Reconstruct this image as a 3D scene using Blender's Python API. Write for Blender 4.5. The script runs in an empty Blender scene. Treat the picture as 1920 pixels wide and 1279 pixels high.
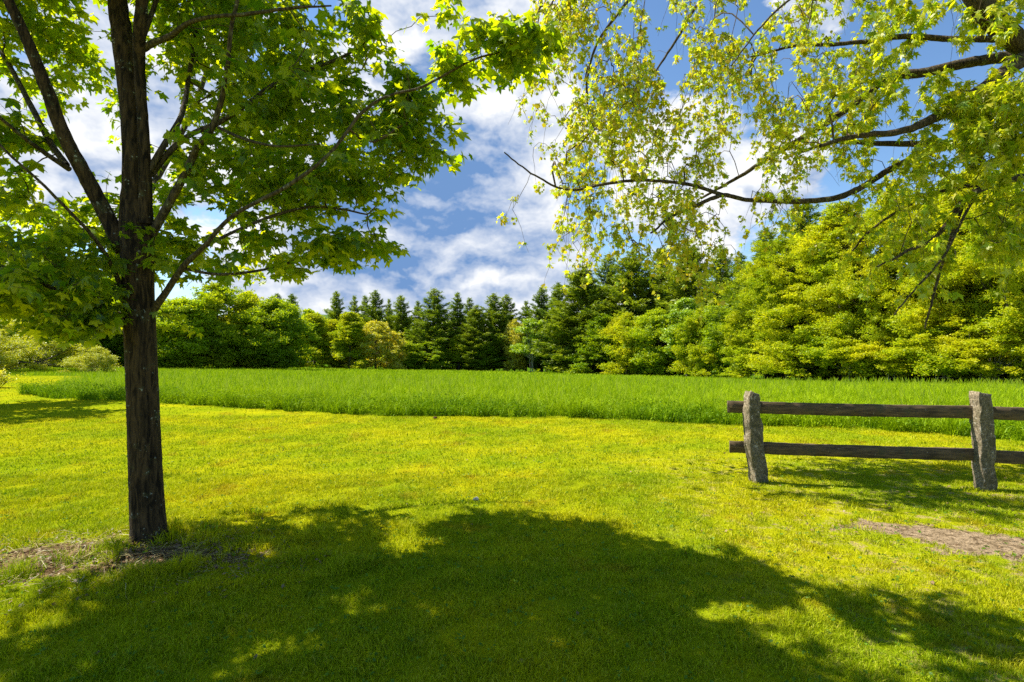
import bpy, math, random
import numpy as np
from mathutils import Vector

random.seed(7)
S = bpy.context.scene
COL = S.collection
PI = math.pi
R = math.radians

# ------------------------------------------------------------------ camera
F = 1066.7           # focal length in pixels of the 1920 px photograph
H = 1.65             # eye height
cam_d = bpy.data.cameras.new('camera')
cam_d.sensor_width = 36; cam_d.lens = 20; cam_d.clip_start = 0.05; cam_d.clip_end = 6000
cam = bpy.data.objects.new('camera', cam_d); COL.objects.link(cam)
cam.location = (0, 0, H); cam.rotation_euler = (R(90), 0, 0)
S.camera = cam

# ------------------------------------------------------------------ light
SUN_EL = R(54); SDX, SDY = -0.95, 0.31          # horizontal direction towards the sun
_n = math.hypot(SDX, SDY); SDX /= _n; SDY /= _n
sun_dir = Vector((SDX*math.cos(SUN_EL), SDY*math.cos(SUN_EL), math.sin(SUN_EL)))
sd = bpy.data.lights.new('sun', 'SUN'); sd.energy = 5.0; sd.angle = R(0.5); sd.color = (1.0, 0.94, 0.82)
sun = bpy.data.objects.new('sun', sd); COL.objects.link(sun)
sun.rotation_euler = (-sun_dir).to_track_quat('-Z', 'Y').to_euler()
sun.location = (-20, 10, 40)

S.view_settings.view_transform = 'Standard'; S.view_settings.look = 'None'
S.view_settings.exposure = 1.04; S.view_settings.gamma = 1.0
S.cycles.max_bounces = 8; S.cycles.diffuse_bounces = 3; S.cycles.transmission_bounces = 5
S.cycles.glossy_bounces = 2
S.cycles.sample_clamp_indirect = 4.0
S.cycles.use_denoising = False

# ------------------------------------------------------------------ node helpers
def NT(tree):
    n, l = tree.nodes, tree.links
    def new(t, **kw):
        x = n.new(t)
        for k, v in kw.items(): setattr(x, k, v)
        return x
    def put(sock, v):
        if hasattr(v, 'links') or isinstance(v, bpy.types.NodeSocket): l.new(v, sock)
        else: sock.default_value = v
    def math_(op, a, b=None, c=None, clamp=False):
        x = new('ShaderNodeMath', operation=op); x.use_clamp = clamp
        put(x.inputs[0], a)
        if b is not None: put(x.inputs[1], b)
        if c is not None: put(x.inputs[2], c)
        return x.outputs[0]
    def vmath(op, a, b=None):
        x = new('ShaderNodeVectorMath', operation=op)
        put(x.inputs[0], a)
        if b is not None: put(x.inputs[1], b)
        return x.outputs['Value'] if op in ('DOT_PRODUCT', 'LENGTH', 'DISTANCE') else x.outputs[0]
    def mix(f, a, b):
        x = new('ShaderNodeMix', data_type='RGBA')
        put(x.inputs[0], f); put(x.inputs[6], a); put(x.inputs[7], b)
        return x.outputs[2]
    def noise(vec, scale, detail=3, rough=0.5, dist=0.0, dim='3D', w=0.0, col=False):
        x = new('ShaderNodeTexNoise', noise_dimensions=dim)
        if vec is not None: l.new(vec, x.inputs['Vector'])
        x.inputs['Scale'].default_value = scale; x.inputs['Detail'].default_value = detail
        x.inputs['Roughness'].default_value = rough; x.inputs['Distortion'].default_value = dist
        if dim == '4D': x.inputs['W'].default_value = w
        return x.outputs['Color' if col else 'Fac']
    def ramp(f, lo, hi, a=0.0, b=1.0, smooth=True):
        x = new('ShaderNodeMapRange'); x.interpolation_type = 'SMOOTHSTEP' if smooth else 'LINEAR'
        put(x.inputs[0], f); x.inputs[1].default_value = lo; x.inputs[2].default_value = hi
        x.inputs[3].default_value = a; x.inputs[4].default_value = b
        return x.outputs[0]
    return new, put, math_, vmath, mix, noise, ramp

def rgb(r, g, b): return (r, g, b, 1.0)

# ------------------------------------------------------------------ sky (world)
W = bpy.data.worlds.new("World"); S.world = W; W.use_nodes = True
W.node_tree.nodes.clear()
new, put, m_, vm, mix, noise, ramp = NT(W.node_tree)
out = new('ShaderNodeOutputWorld'); bg = new('ShaderNodeBackground')
W.node_tree.links.new(bg.outputs[0], out.inputs[0])
sky = new('ShaderNodeTexSky', sky_type='NISHITA'); sky.sun_disc = False
sky.sun_elevation = SUN_EL; sky.sun_rotation = math.atan2(SDX, SDY) % (2*PI)
sky.air_density = 1.0; sky.dust_density = 0.2; sky.ozone_density = 2.0
tc = new('ShaderNodeTexCoord'); gen = tc.outputs['Generated']
sp = new('ShaderNodeSeparateXYZ'); W.node_tree.links.new(gen, sp.inputs[0])
zz = m_('MAXIMUM', sp.outputs[2], 0.0)
den = m_('MULTIPLY', m_('ADD', zz, 0.30), 0.72)
cb = new('ShaderNodeCombineXYZ')
put(cb.inputs[0], m_('DIVIDE', sp.outputs[0], den)); put(cb.inputs[1], m_('DIVIDE', sp.outputs[1], den))
cv = cb.outputs[0]
def dirpx(px, py):
    v = Vector(((px-960)/F, 1.0, (640-py)/F)).normalized(); return tuple(v)
def blob(px, py, rad_px, amt):
    dt = vm('DOT_PRODUCT', gen, dirpx(px, py))
    c0 = math.cos(math.atan(rad_px/F))
    return ramp(dt, c0, 1.0, 0.0, amt)
def billow(vec, scale):
    x = new('ShaderNodeTexVoronoi', voronoi_dimensions='3D', feature='F1'); put(x.inputs['Vector'], vec)
    x.inputs['Scale'].default_value = scale; x.inputs['Detail'].default_value = 3.0; x.inputs['Roughness'].default_value = .55; x.inputs['Lacunarity'].default_value = 2.3
    x.normalize = True
    return m_('SUBTRACT', 1.0, x.outputs['Distance'])
def squash(v):
    x = new('ShaderNodeMapping'); put(x.inputs[0], v); x.inputs['Scale'].default_value = (1, 1, 1.9); return x.outputs[0]
def field(vec):
    """cloud body at a point of the sky: broad banks, broken into heaps"""
    wv = vm('ADD', vec, wsc)
    big = noise(wv, 2.3, 4, .55, .2)
    return m_('ADD', m_('MULTIPLY', big, .62), m_('MULTIPLY', billow(wv, 6.0), .38))
wn = new('ShaderNodeVectorMath', operation='SCALE'); put(wn.inputs[0], vm('SUBTRACT', noise(gen, 6.0, 5, .6, col=True), (.5, .5, .5))); wn.inputs['Scale'].default_value = .16
wsc = wn.outputs[0]
sg = squash(gen)
C0 = 0.545
n1 = field(sg)
n2 = noise(sg, 22.0, 6, 0.65, 0.3)
dens = m_('ADD', m_('MULTIPLY', n1, 0.86), m_('MULTIPLY', n2, 0.14))
for b in [
        (900, 240, 260, 0.16), (900, 60, 240, 0.12), (760, 350, 300, 0.20), (900, 490, 220, 0.16), (560, 540, 160, 0.10), (1000, 480, 120, 0.08), (860, 505, 130, 0.10), (680, 520, 100, 0.08),
        (1260, 280, 160, 0.18), (1420, 340, 150, 0.10), (1160, 90, 200, -0.10), (1330, 150, 180, -0.14), (1060, 340, 100, -0.10),
        (1440, 460, 90, -0.10), (1850, 60, 280, -0.12), (820, 543, 36, -0.12), (940, 425, 50, -0.08),
        (1040, 560, 160, 0.10), (200, 230, 220, 0.12), (330, 60, 200, 0.08), (1540, 20, 90, 0.14)]:
    dens = m_('ADD', dens, blob(*b))
dens = m_('SUBTRACT', dens, m_('MULTIPLY', ramp(sp.outputs[1], 0.50, 0.10), 0.22))      # unseen sky kept clearer overhead and behind to dim the ambient light
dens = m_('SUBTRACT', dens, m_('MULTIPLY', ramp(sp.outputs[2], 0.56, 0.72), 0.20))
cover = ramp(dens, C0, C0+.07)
n3 = field(squash(vm('ADD', gen, (-0.018, 0.0, 0.026))))
lit = m_('SUBTRACT', n1, n3)
shade = m_('ADD', m_('MULTIPLY', lit, 8.0), 0.66)
shade = m_('SUBTRACT', shade, m_('MULTIPLY', ramp(dens, C0+.10, C0+.34), 0.30))
for b in [(740, 375, 230, -0.44), (880, 90, 260, -0.14), (900, 375, 160, -0.16), (870, 490, 120, 0.34), (660, 520, 90, 0.2), (1260, 280, 200, 0.3), (980, 250, 170, 0.3), (800, 530, 110, -0.1)]:
    shade = m_('ADD', shade, blob(*b))
shade = m_('ADD', shade, m_('MULTIPLY', m_('SUBTRACT', n2, 0.5), 0.9))
shade = ramp(shade, -0.18, 0.98, smooth=False)
ccol = mix(shade, rgb(1.7, 3.2, 6.2), rgb(10.4, 10.5, 10.6))
tint = new('ShaderNodeMix', data_type='RGBA', blend_type='MULTIPLY'); tint.inputs[0].default_value = 1.0
put(tint.inputs[6], sky.outputs[0]); tint.inputs[7].default_value = rgb(1.35, 1.60, 1.80)
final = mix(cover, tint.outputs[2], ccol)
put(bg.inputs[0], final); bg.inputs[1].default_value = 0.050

# ------------------------------------------------------------------ terrain
def sstep(a, b, x):
    t = np.clip((x-a)/(b-a), 0, 1); return t*t*(3-2*t)
def terrain(x, y):
    x = np.asarray(x, float); y = np.asarray(y, float)
    d = np.maximum(y, 0)
    u = np.clip(x/np.maximum(d, 14), -1.3, 1.3)
    a = 0.045 + 0.024*u
    e = np.maximum(d-13, 0)
    e = np.where(e < 8, e*e/16, e-4) + 0.0
    e = np.minimum(e, 150)
    z = -a*e*1.03
    z = z + 0.035*np.sin(x*0.35+1.0)*np.sin(y*0.3)*sstep(6, 14, d) + 0.012*np.sin(x*1.3)*np.sin(y*1.1+.5)
    # soft mound at the foot of the left tree
    z = z + 0.09*np.exp(-(((x+2.85)/0.9)**2 + ((y-4.5)/0.7)**2))
    return z
def tz(x, y): return float(terrain(x, y))
def P(px, py, d): return np.array([(px-960)/F*d, d, H+(640-py)/F*d])
def ground_at(px, py):
    # the point of the ground seen at a pixel
    k = (px-960)/F; s = (py-640)/F
    d = 2.0
    while d < 300:
        if H - s*d <= tz(k*d, d): break
        d += 0.02 if d < 20 else 0.2
    return np.array([k*d, d])

# ------------------------------------------------------------------ mesh helpers
def tag(o, label=None, cat=None, group=None, kind=None):
    if label: o['label'] = label
    if cat: o['category'] = cat
    if group: o['group'] = group
    if kind: o['kind'] = kind
    return o
def thing(name, label, cat, loc=(0, 0, 0), group=None):
    o = bpy.data.objects.new(name, None); COL.objects.link(o); o.location = loc; o.empty_display_size = .3
    return tag(o, label, cat, group)
def np_mesh(name, V, Fc, mat, parent=None, smooth=False, attr=None, sides=3):
    V = np.asarray(V, np.float32); Fc = np.asarray(Fc, np.int32)
    me = bpy.data.meshes.new(name)
    nv, nf = len(V), len(Fc); k = Fc.shape[1]
    me.vertices.add(nv); me.vertices.foreach_set('co', V.ravel())
    me.loops.add(nf*k); me.loops.foreach_set('vertex_index', Fc.ravel())
    me.polygons.add(nf); me.polygons.foreach_set('loop_start', np.arange(nf, dtype=np.int32)*k)
    me.polygons.foreach_set('loop_total', np.full(nf, k, np.int32))
    if smooth: me.polygons.foreach_set('use_smooth', np.ones(nf, bool))
    me.update(calc_edges=True)
    if attr is not None:
        at = me.attributes.new('rnd', 'FLOAT', 'POINT'); at.data.foreach_set('value', np.asarray(attr, np.float32))
    me.materials.append(mat)
    o = bpy.data.objects.new(name, me); COL.objects.link(o)
    if parent is not None: o.parent = parent
    return o
def tube(pts, rad, n=6, wob=0.0, rng=None, cap=True):
    """quads of a tube along pts with radii rad"""
    pts = np.asarray(pts, float); rad = np.asarray(rad, float); m = len(pts)
    T = np.gradient(pts, axis=0); T /= np.linalg.norm(T, axis=1)[:, None]+1e-9
    up = np.array([0, 0, 1.0]) if abs(T[0][2]) < .9 else np.array([1.0, 0, 0])
    A = np.zeros((m, 3)); a = np.cross(T[0], up); a /= np.linalg.norm(a)
    for i in range(m):
        a = a - T[i]*a.dot(T[i]); a /= np.linalg.norm(a)+1e-9; A[i] = a
    B = np.cross(T, A)
    th = np.arange(n)*2*PI/n
    rr = rad[:, None]*np.ones(n)
    if wob and rng is not None: rr = rr*(1+wob*rng.standard_normal((m, n)))
    V = pts[:, None, :] + rr[:, :, None]*(np.cos(th)[None, :, None]*A[:, None, :] + np.sin(th)[None, :, None]*B[:, None, :])
    V = V.reshape(-1, 3)
    i = np.arange(m-1)[:, None]*n; j = np.arange(n)[None, :]; j2 = (j+1) % n
    Q = np.stack([i+j, i+j2, i+n+j2, i+n+j], -1).reshape(-1, 4)
    return V, Q
def join(parts):
    Vs, Fs, o = [], [], 0
    for V, Q in parts:
        Vs.append(V); Fs.append(Q+o); o += len(V)
    return np.concatenate(Vs), np.concatenate(Fs)
def wid(c):
    """a round thing off to the side shows wider than it is"""
    c = np.asarray(c); return np.cos(np.arctan2(np.abs(c[..., 0]), c[..., 1]))
def smooth_path(ctrl, rad, sub=6):
    """Catmull-Rom through control points"""
    c = np.asarray(ctrl, float); r = np.asarray(rad, float)
    c = np.vstack([2*c[0]-c[1], c, 2*c[-1]-c[-2]]); r = np.r_[r[0], r, r[-1]]
    out, ro = [], []
    for i in range(1, len(c)-2):
        for s in range(sub):
            t = s/sub
            out.append(.5*((2*c[i])+(-c[i-1]+c[i+1])*t+(2*c[i-1]-5*c[i]+4*c[i+1]-c[i+2])*t*t+(-c[i-1]+3*c[i]-3*c[i+1]+c[i+2])*t**3))
            ro.append(r[i]*(1-t)+r[i+1]*t)
    out.append(c[-2]); ro.append(r[-2])
    return np.array(out), np.array(ro)

# ------------------------------------------------------------------ materials
def newmat(name):
    m = bpy.data.materials.new(name); m.use_nodes = True; m.node_tree.nodes.clear(); return m
def leaf_mat(name, c_dark, c_light, t_dark, t_light, trans=0.5, gloss=0.06, nscale=0.0, objrand=0.0, rough=0.45):
    """foliage: diffuse + translucent + a little gloss, hue varied leaf by leaf"""
    m = newmat(name); new, put, m_, vm, mix, noise, ramp = NT(m.node_tree)
    at = new('ShaderNodeAttribute', attribute_name='rnd'); f = at.outputs['Fac']
    if nscale:
        tc = new('ShaderNodeTexCoord')
        f = m_('ADD', m_('MULTIPLY', f, .55), m_('MULTIPLY', ramp(noise(tc.outputs['Object'], nscale, 2), .35, .65), .45))
    if objrand:
        oi = new('ShaderNodeObjectInfo')
        f = m_('ADD', f, m_('MULTIPLY', m_('SUBTRACT', oi.outputs['Random'], .5), objrand), clamp=True)
    d = new('ShaderNodeBsdfDiffuse'); put(d.inputs[0], mix(f, rgb(*c_dark), rgb(*c_light)))
    t = new('ShaderNodeBsdfTranslucent'); put(t.inputs[0], mix(f, rgb(*t_dark), rgb(*t_light)))
    a = new('ShaderNodeMixShader'); a.inputs[0].default_value = trans
    put(a.inputs[1], d.outputs[0]); put(a.inputs[2], t.outputs[0])
    g = new('ShaderNodeBsdfGlossy'); g.inputs['Roughness'].default_value = rough; g.inputs[0].default_value = rgb(.8, .85, .8)
    b = new('ShaderNodeMixShader'); b.inputs[0].default_value = gloss
    put(b.inputs[1], a.outputs[0]); put(b.inputs[2], g.outputs[0])
    o = new('ShaderNodeOutputMaterial'); put(o.inputs[0], b.outputs[0])
    return m
def bark_mat(name, dark, light, lichen=(.30, .34, .22), lich=0.5, vscale=1.0, bump=0.6):
    m = newmat(name); new, put, m_, vm, mix, noise, ramp = NT(m.node_tree)
    tc = new('ShaderNodeTexCoord'); mp = new('ShaderNodeMapping')
    put(mp.inputs[0], tc.outputs['Object']); mp.inputs['Scale'].default_value = (34*vscale, 34*vscale, 5.5*vscale)
    n = noise(mp.outputs[0], 1.0, 6, .65, .6)
    n2 = noise(tc.outputs['Object'], 9, 5, .6)
    n3 = noise(tc.outputs['Object'], 38, 3, .6)
    f = ramp(n, .36, .66)
    c = mix(f, rgb(*dark), rgb(*light))
    c = mix(ramp(n2, .56, .70, 0, lich), c, rgb(*lichen))
    c = mix(ramp(m_('MULTIPLY', n3, ramp(n2, .4, .6)), .58, .66, 0, lich), c, rgb(.42, .44, .36))
    p = new('ShaderNodeBsdfPrincipled'); put(p.inputs['Base Color'], c); p.inputs['Roughness'].default_value = .9
    p.inputs['Specular IOR Level'].default_value = .2
    bp = new('ShaderNodeBump'); bp.inputs['Strength'].default_value = bump; bp.inputs['Distance'].default_value = .02
    put(bp.inputs['Height'], m_('ADD', n, m_('MULTIPLY', n3, .3))); put(p.inputs['Normal'], bp.outputs[0])
    o = new('ShaderNodeOutputMaterial'); put(o.inputs[0], p.outputs[0])
    return m

M = {}
M['maple_leaf'] = leaf_mat('maple_leaf', (.05, .12, .004), (.13, .20, .006), (.22, .42, .003), (.84, .86, .006), trans=.62, gloss=.03)
M['spring_leaf'] = leaf_mat('spring_leaf', (.24, .38, .012), (.58, .54, .02), (.36, .54, .008), (.90, .84, .012), trans=.6, gloss=.04)
M['seed_leaf'] = leaf_mat('seed_leaf', (.32, .34, .015), (.56, .42, .03), (.52, .54, .01), (.85, .62, .02), trans=.58, gloss=.03)
M['bark_maple'] = bark_mat('bark_maple', (.009, .006, .003), (.080, .050, .022), lichen=(.07, .075, .03), lich=.5)
M['bark_limb'] = bark_mat('bark_limb', (.025, .018, .010), (.12, .09, .05), lichen=(.12, .13, .06), lich=.5, vscale=1.5)
M['bark_twig'] = bark_mat('bark_twig', (.055, .04, .022), (.14, .10, .05), lich=.2)
M['bark_far'] = bark_mat('bark_far', (.05, .04, .03), (.16, .13, .10), lich=.3, vscale=.3)
M['bark_birch'] = bark_mat('bark_birch', (.14, .12, .09), (.45, .42, .34), lich=.3, vscale=.3)
# woods
M['dec_green'] = leaf_mat('dec_green', (.12, .22, .003), (.36, .46, .006), (.22, .38, .002), (.62, .70, .004), gloss=.02, trans=.48, nscale=.35, objrand=.5)
M['dec_yellow'] = leaf_mat('dec_yellow', (.22, .34, .006), (.60, .56, .010), (.34, .50, .004), (.82, .76, .008), gloss=.012, trans=.5, nscale=.3, objrand=.4)
M['dec_orange'] = leaf_mat('dec_orange', (.42, .46, .012), (.80, .66, .03), (.5, .52, .01), (.92, .78, .03), trans=.45, nscale=.5)
M['birch_leaf'] = leaf_mat('birch_leaf', (.22, .36, .006), (.42, .54, .010), (.30, .46, .005), (.56, .70, .01), trans=.45, nscale=.5)
M['pine_needle'] = leaf_mat('pine_needle', (.09, .16, .008), (.36, .43, .022), (.13, .24, .005), (.42, .52, .01), trans=.35, gloss=.03, nscale=.5, objrand=.4)
M['pine_light'] = leaf_mat('pine_light', (.12, .20, .006), (.36, .40, .012), (.16, .26, .004), (.42, .50, .01), trans=.35, gloss=.04, nscale=.5, objrand=.3)
M['shrub_leaf'] = leaf_mat('shrub_leaf', (.28, .33, .008), (.68, .64, .02), (.36, .42, .005), (.78, .74, .01), trans=.4, nscale=.8)
# grasses: colour follows patches of the turf (object space = world space) and each blade's own value
def lawn_color(new, put, m_, mix, noise, ramp, vec, f):
    pa = noise(vec, .55, 4, .6)
    pb = noise(vec, 3.2, 3, .6)
    c = mix(ramp(pa, .35, .65), rgb(.33, .43, .002), rgb(.58, .56, .003))
    c = mix(ramp(pb, .50, .72, 0, .5), c, rgb(.17, .27, .003))
    pc = noise(vec, 1.35, 5, .65)
    c = mix(ramp(pc, .56, .68, 0, .55), c, rgb(.42, .27, .008))      # dry brownish patches
    c = mix(ramp(noise(vec, 8.0, 4, .7), .56, .68, 0, .55), c, rgb(.10, .20, .002))      # small rank tufts, their shadows painted into the turf colour
    c = mix(ramp(f, .82, .95, 0, .7), c, rgb(.52, .46, .05))
    c = mix(ramp(f, .0, .5, .60, 0), c, rgb(.08, .14, .002))
    return c
def grass_mat(name, lawn=True):
    m = newmat(name); new, put, m_, vm, mix, noise, ramp = NT(m.node_tree)
    tc = new('ShaderNodeTexCoord'); at = new('ShaderNodeAttribute', attribute_name='rnd'); f = at.outputs['Fac']
    if lawn: c = lawn_color(new, put, m_, mix, noise, ramp, tc.outputs['Object'], f)
    else:
        pa = noise(tc.outputs['Object'], .22, 4, .6)
        c = mix(f, rgb(.18, .32, .002), rgb(.48, .62, .003))
        c = mix(ramp(f, .02, .22, .7, 0), c, rgb(.06, .15, .002))
        c = mix(ramp(pa, .45, .7, 0, .6), c, rgb(.46, .58, .004))
        c = mix(ramp(noise(tc.outputs['Object'], 1.6, 4, .65), .52, .68, 0, .65), c, rgb(.08, .19, .002))
        c = mix(ramp(f, .93, .97, 0, .8), c, rgb(.50, .58, .06))
    d = new('ShaderNodeBsdfDiffuse'); put(d.inputs[0], c)
    t = new('ShaderNodeBsdfTranslucent'); put(t.inputs[0], c)
    a = new('ShaderNodeMixShader'); a.inputs[0].default_value = .32 if lawn else .32; put(a.inputs[1], d.outputs[0]); put(a.inputs[2], t.outputs[0])
    g = new('ShaderNodeBsdfGlossy'); g.inputs['Roughness'].default_value = .5
    b = new('ShaderNodeMixShader'); b.inputs[0].default_value = .008; put(b.inputs[1], a.outputs[0]); put(b.inputs[2], g.outputs[0])
    o = new('ShaderNodeOutputMaterial'); put(o.inputs[0], b.outputs[0])
    return m
M['lawn_blade'] = grass_mat('lawn_blade', True)
M['field_blade'] = grass_mat('field_blade', False)
M['straw'] = leaf_mat('straw', (.30, .24, .08), (.55, .45, .20), (.2, .18, .05), (.4, .35, .12), trans=.25, gloss=.03)

# ------------------------------------------------------------------ where lawn, tall grass and bare earth lie
EDGE_PX = [(-250, 742), (-120, 742), (60, 741), (110, 748), (200, 751), (300, 756), (450, 764), (600, 774), (700, 779), (900, 781), (1050, 783),
           (1200, 789), (1300, 794), (1400, 797), (1560, 803), (1700, 811), (1920, 826), (2300, 850)]
EDGE = np.array([ground_at(*p) for p in EDGE_PX[2:]])
def edge_depth(x):
    return np.interp(x, EDGE[:, 0], EDGE[:, 1])
LEFT_X0 = EDGE[0, 0]
def n2d(x, y, s, seed=0):
    """cheap smooth noise, 0..1"""
    r = np.random.default_rng(seed); v = 0
    for k in range(6):
        a = r.uniform(0, 2*PI); f = s*r.uniform(.6, 2.2); p = r.uniform(0, 2*PI)
        v = v + np.sin((x*math.cos(a)+y*math.sin(a))*f+p + 1.3*np.sin((x*math.sin(a)-y*math.cos(a))*f*.7+p*2))
    return .5+v/8
def in_field(x, y):
    """positive inside the tall grass: metres from its mown edge"""
    e = edge_depth(x) + .5*(n2d(x, y*0, 1.7, 3)-.5) + .5*(n2d(x, y, 6.5, 33)-.5)
    s = y - e
    # the mown strip that bends back along the left side
    lx = LEFT_X0 - (y-EDGE[0, 1])*0.62
    s2 = x - lx + .5*np.sin(y*.8)
    s2 = np.where(y > 33, np.maximum(s2, (y-34)), s2)
    return np.minimum(s, s2)
def dirt_amt(x, y):
    """0..1 bare earth"""
    def g(cx, cy, rx, ry, rot=0):
        c, s_ = math.cos(rot), math.sin(rot)
        u = ((x-cx)*c+(y-cy)*s_)/rx; v = (-(x-cx)*s_+(y-cy)*c)/ry
        return np.exp(-(u*u+v*v))
    a = 1.0*g(3.5, 4.88, .70, .22, -.55) + 1.05*g(4.05, 4.4, .7, .34, -.75) + .35*g(3.5, 4.4, 1.1, .6, -.4) + .40*g(2.3, 5.3, .9, .4, -.2) + .6*g(5.0, 4.7, .9, .5, -.5)
    b = .85*g(-3.4, 4.2, .7, .36, .1) + .8*g(-2.15, 4.25, .5, .2, .1) + .6*g(-2.8, 4.1, .45, .35) + .45*g(-4.2, 4.5, .5, .35); b = b*(.55+.95*n2d(x, y, 4.2, 19))
    c = .55*g(2.85, 6.8, .5, .22) + .5*g(5.5, 6.2, .8, .25) + .40*g(4.0, 6.15, 1.4, .30, -.15) + .5*g(5.6, 5.5, .9, .35)
    t = np.maximum(np.maximum(a, b), c)
    n = n2d(x, y, 5.5, 11)*.6 + n2d(x, y, 17, 12)*.4
    n3 = n2d(x, y, 42, 13)
    return np.clip((t - .42 + (n-.5)*1.0 + (n3-.5)*.5)/.5, 0, 1)

# ------------------------------------------------------------------ ground sheet
def build_ground():
    ys = np.concatenate([np.linspace(-30, -1, 16), np.linspace(0, 2, 8)[:-1], np.linspace(2, 20, 226), np.linspace(20, 60, 80)[1:], np.linspace(60, 200, 70)[1:], np.array([240, 300, 400, 600, 900, 1500, 3000, 5000])])
    t = np.linspace(-1, 1, 261)
    half = np.array([max(14, 1.35*max(y, 0)+4) for y in ys])
    half = np.where(ys > 200, np.maximum(half, ys*2), half)
    X = t[None, :]*half[:, None]; Y = ys[:, None]*np.ones_like(t)[None, :]
    Z = terrain(X, Y)
    V = np.stack([X, Y, Z], -1).reshape(-1, 3)
    w = len(t); i = np.arange(len(ys)-1)[:, None]*w; j = np.arange(w-1)[None, :]
    Q = np.stack([i+j, i+j+1, i+w+j+1, i+w+j], -1).reshape(-1, 4)
    me_o = np_mesh('ground', V, Q, ground_material(), smooth=True)
    me = me_o.data
    a = me.attributes.new('dirt', 'FLOAT', 'POINT'); a.data.foreach_set('value', dirt_amt(V[:, 0], V[:, 1]).astype(np.float32))
    f = np.clip(in_field(V[:, 0], V[:, 1])*2+.3, 0, 1)
    a = me.attributes.new('field', 'FLOAT', 'POINT'); a.data.foreach_set('value', f.astype(np.float32))
    me_o['kind'] = 'structure'
    return me_o
def ground_material():
    m = newmat('ground_turf'); new, put, m_, vm, mix, noise, ramp = NT(m.node_tree)
    tc = new('ShaderNodeTexCoord'); v = tc.outputs['Object']
    fine = noise(v, 55, 4, .7)
    c = lawn_color(new, put, m_, mix, noise, ramp, v, fine)
    c = mix(.35, c, rgb(.05, .055, .006))
    thatch = noise(v, 120, 2, .6)
    c = mix(ramp(thatch, .45, .62, 0, .35), c, rgb(.13, .13, .02))
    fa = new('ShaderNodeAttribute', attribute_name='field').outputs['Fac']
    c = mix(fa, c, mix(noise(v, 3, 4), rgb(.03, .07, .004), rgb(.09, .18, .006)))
    da = new('ShaderNodeAttribute', attribute_name='dirt').outputs['Fac']
    sx0 = new('ShaderNodeSeparateXYZ'); put(sx0.inputs[0], v)
    worn = m_('MULTIPLY', ramp(sx0.outputs[0], .8, 3.0), ramp(noise(v, 5.5, 5, .75), .50, .62, 0, .75))
    worn = m_('MULTIPLY', worn, ramp(sx0.outputs[1], 9.0, 6.5))
    c = mix(worn, c, rgb(.40, .30, .13))
    dn = noise(v, 14, 6, .7)
    dirt = mix(ramp(dn, .32, .6), rgb(.10, .065, .03), rgb(.38, .28, .17))
    dirt = mix(ramp(noise(v, 70, 4, .7), .52, .62, 0, .85), dirt, rgb(.05, .032, .018))
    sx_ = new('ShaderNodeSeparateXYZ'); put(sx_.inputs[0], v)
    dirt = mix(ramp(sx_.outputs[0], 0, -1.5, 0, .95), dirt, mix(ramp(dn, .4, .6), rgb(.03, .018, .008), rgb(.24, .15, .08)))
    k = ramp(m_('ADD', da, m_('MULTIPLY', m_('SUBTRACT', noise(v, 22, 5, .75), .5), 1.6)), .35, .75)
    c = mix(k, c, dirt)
    p = new('ShaderNodeBsdfDiffuse'); put(p.inputs[0], c)
    bp = new('ShaderNodeBump'); bp.inputs['Strength'].default_value = .8; bp.inputs['Distance'].default_value = .03
    put(bp.inputs['Height'], m_('ADD', fine, m_('MULTIPLY', dn, .6))); put(p.inputs['Normal'], bp.outputs[0])
    o = new('ShaderNodeOutputMaterial'); put(o.inputs[0], p.outputs[0])
    return m

# ------------------------------------------------------------------ blades
def blades(x, y, z, h, w, rng, lean=.45, seg=2):
    n = len(x)
    az = rng.uniform(0, 2*PI, n); la = rng.uniform(0, 2*PI, n); L = lean*rng.random(n)**.7*h
    wx, wy = np.cos(az)*w*.5, np.sin(az)*w*.5
    lx, ly = np.cos(la)*L, np.sin(la)*L
    b = np.stack([x, y, z-.01], -1)
    o = np.stack([wx, wy, np.zeros(n)], -1)
    mid = b + np.stack([lx*.35, ly*.35, h*.6], -1)
    tip = b + np.stack([lx, ly, h*(1-.25*(L/np.maximum(h, 1e-6)))], -1)
    V = np.stack([b-o, b+o, mid+o*.75, mid-o*.75, tip], 1).reshape(-1, 3)
    i = np.arange(n)[:, None]*5
    T = np.concatenate([i+np.array([[0, 1, 2]]), i+np.array([[0, 2, 3]]), i+np.array([[3, 2, 4]])], 1).reshape(-1, 3)
    rv = np.repeat(rng.random(n), 5)
    return V, T, rv
def wedge_points(n, d0, d1, rng, power=1.0, margin=.98):
    """points spread over the ground of the view between two depths"""
    u = rng.random(n)
    d = (d0**(2*power)+(d1**(2*power)-d0**(2*power))*u)**(1/(2*power)) if power > 0 else d0*(d1/d0)**u
    x = rng.uniform(-margin, margin, n)*d
    return x, d
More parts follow.
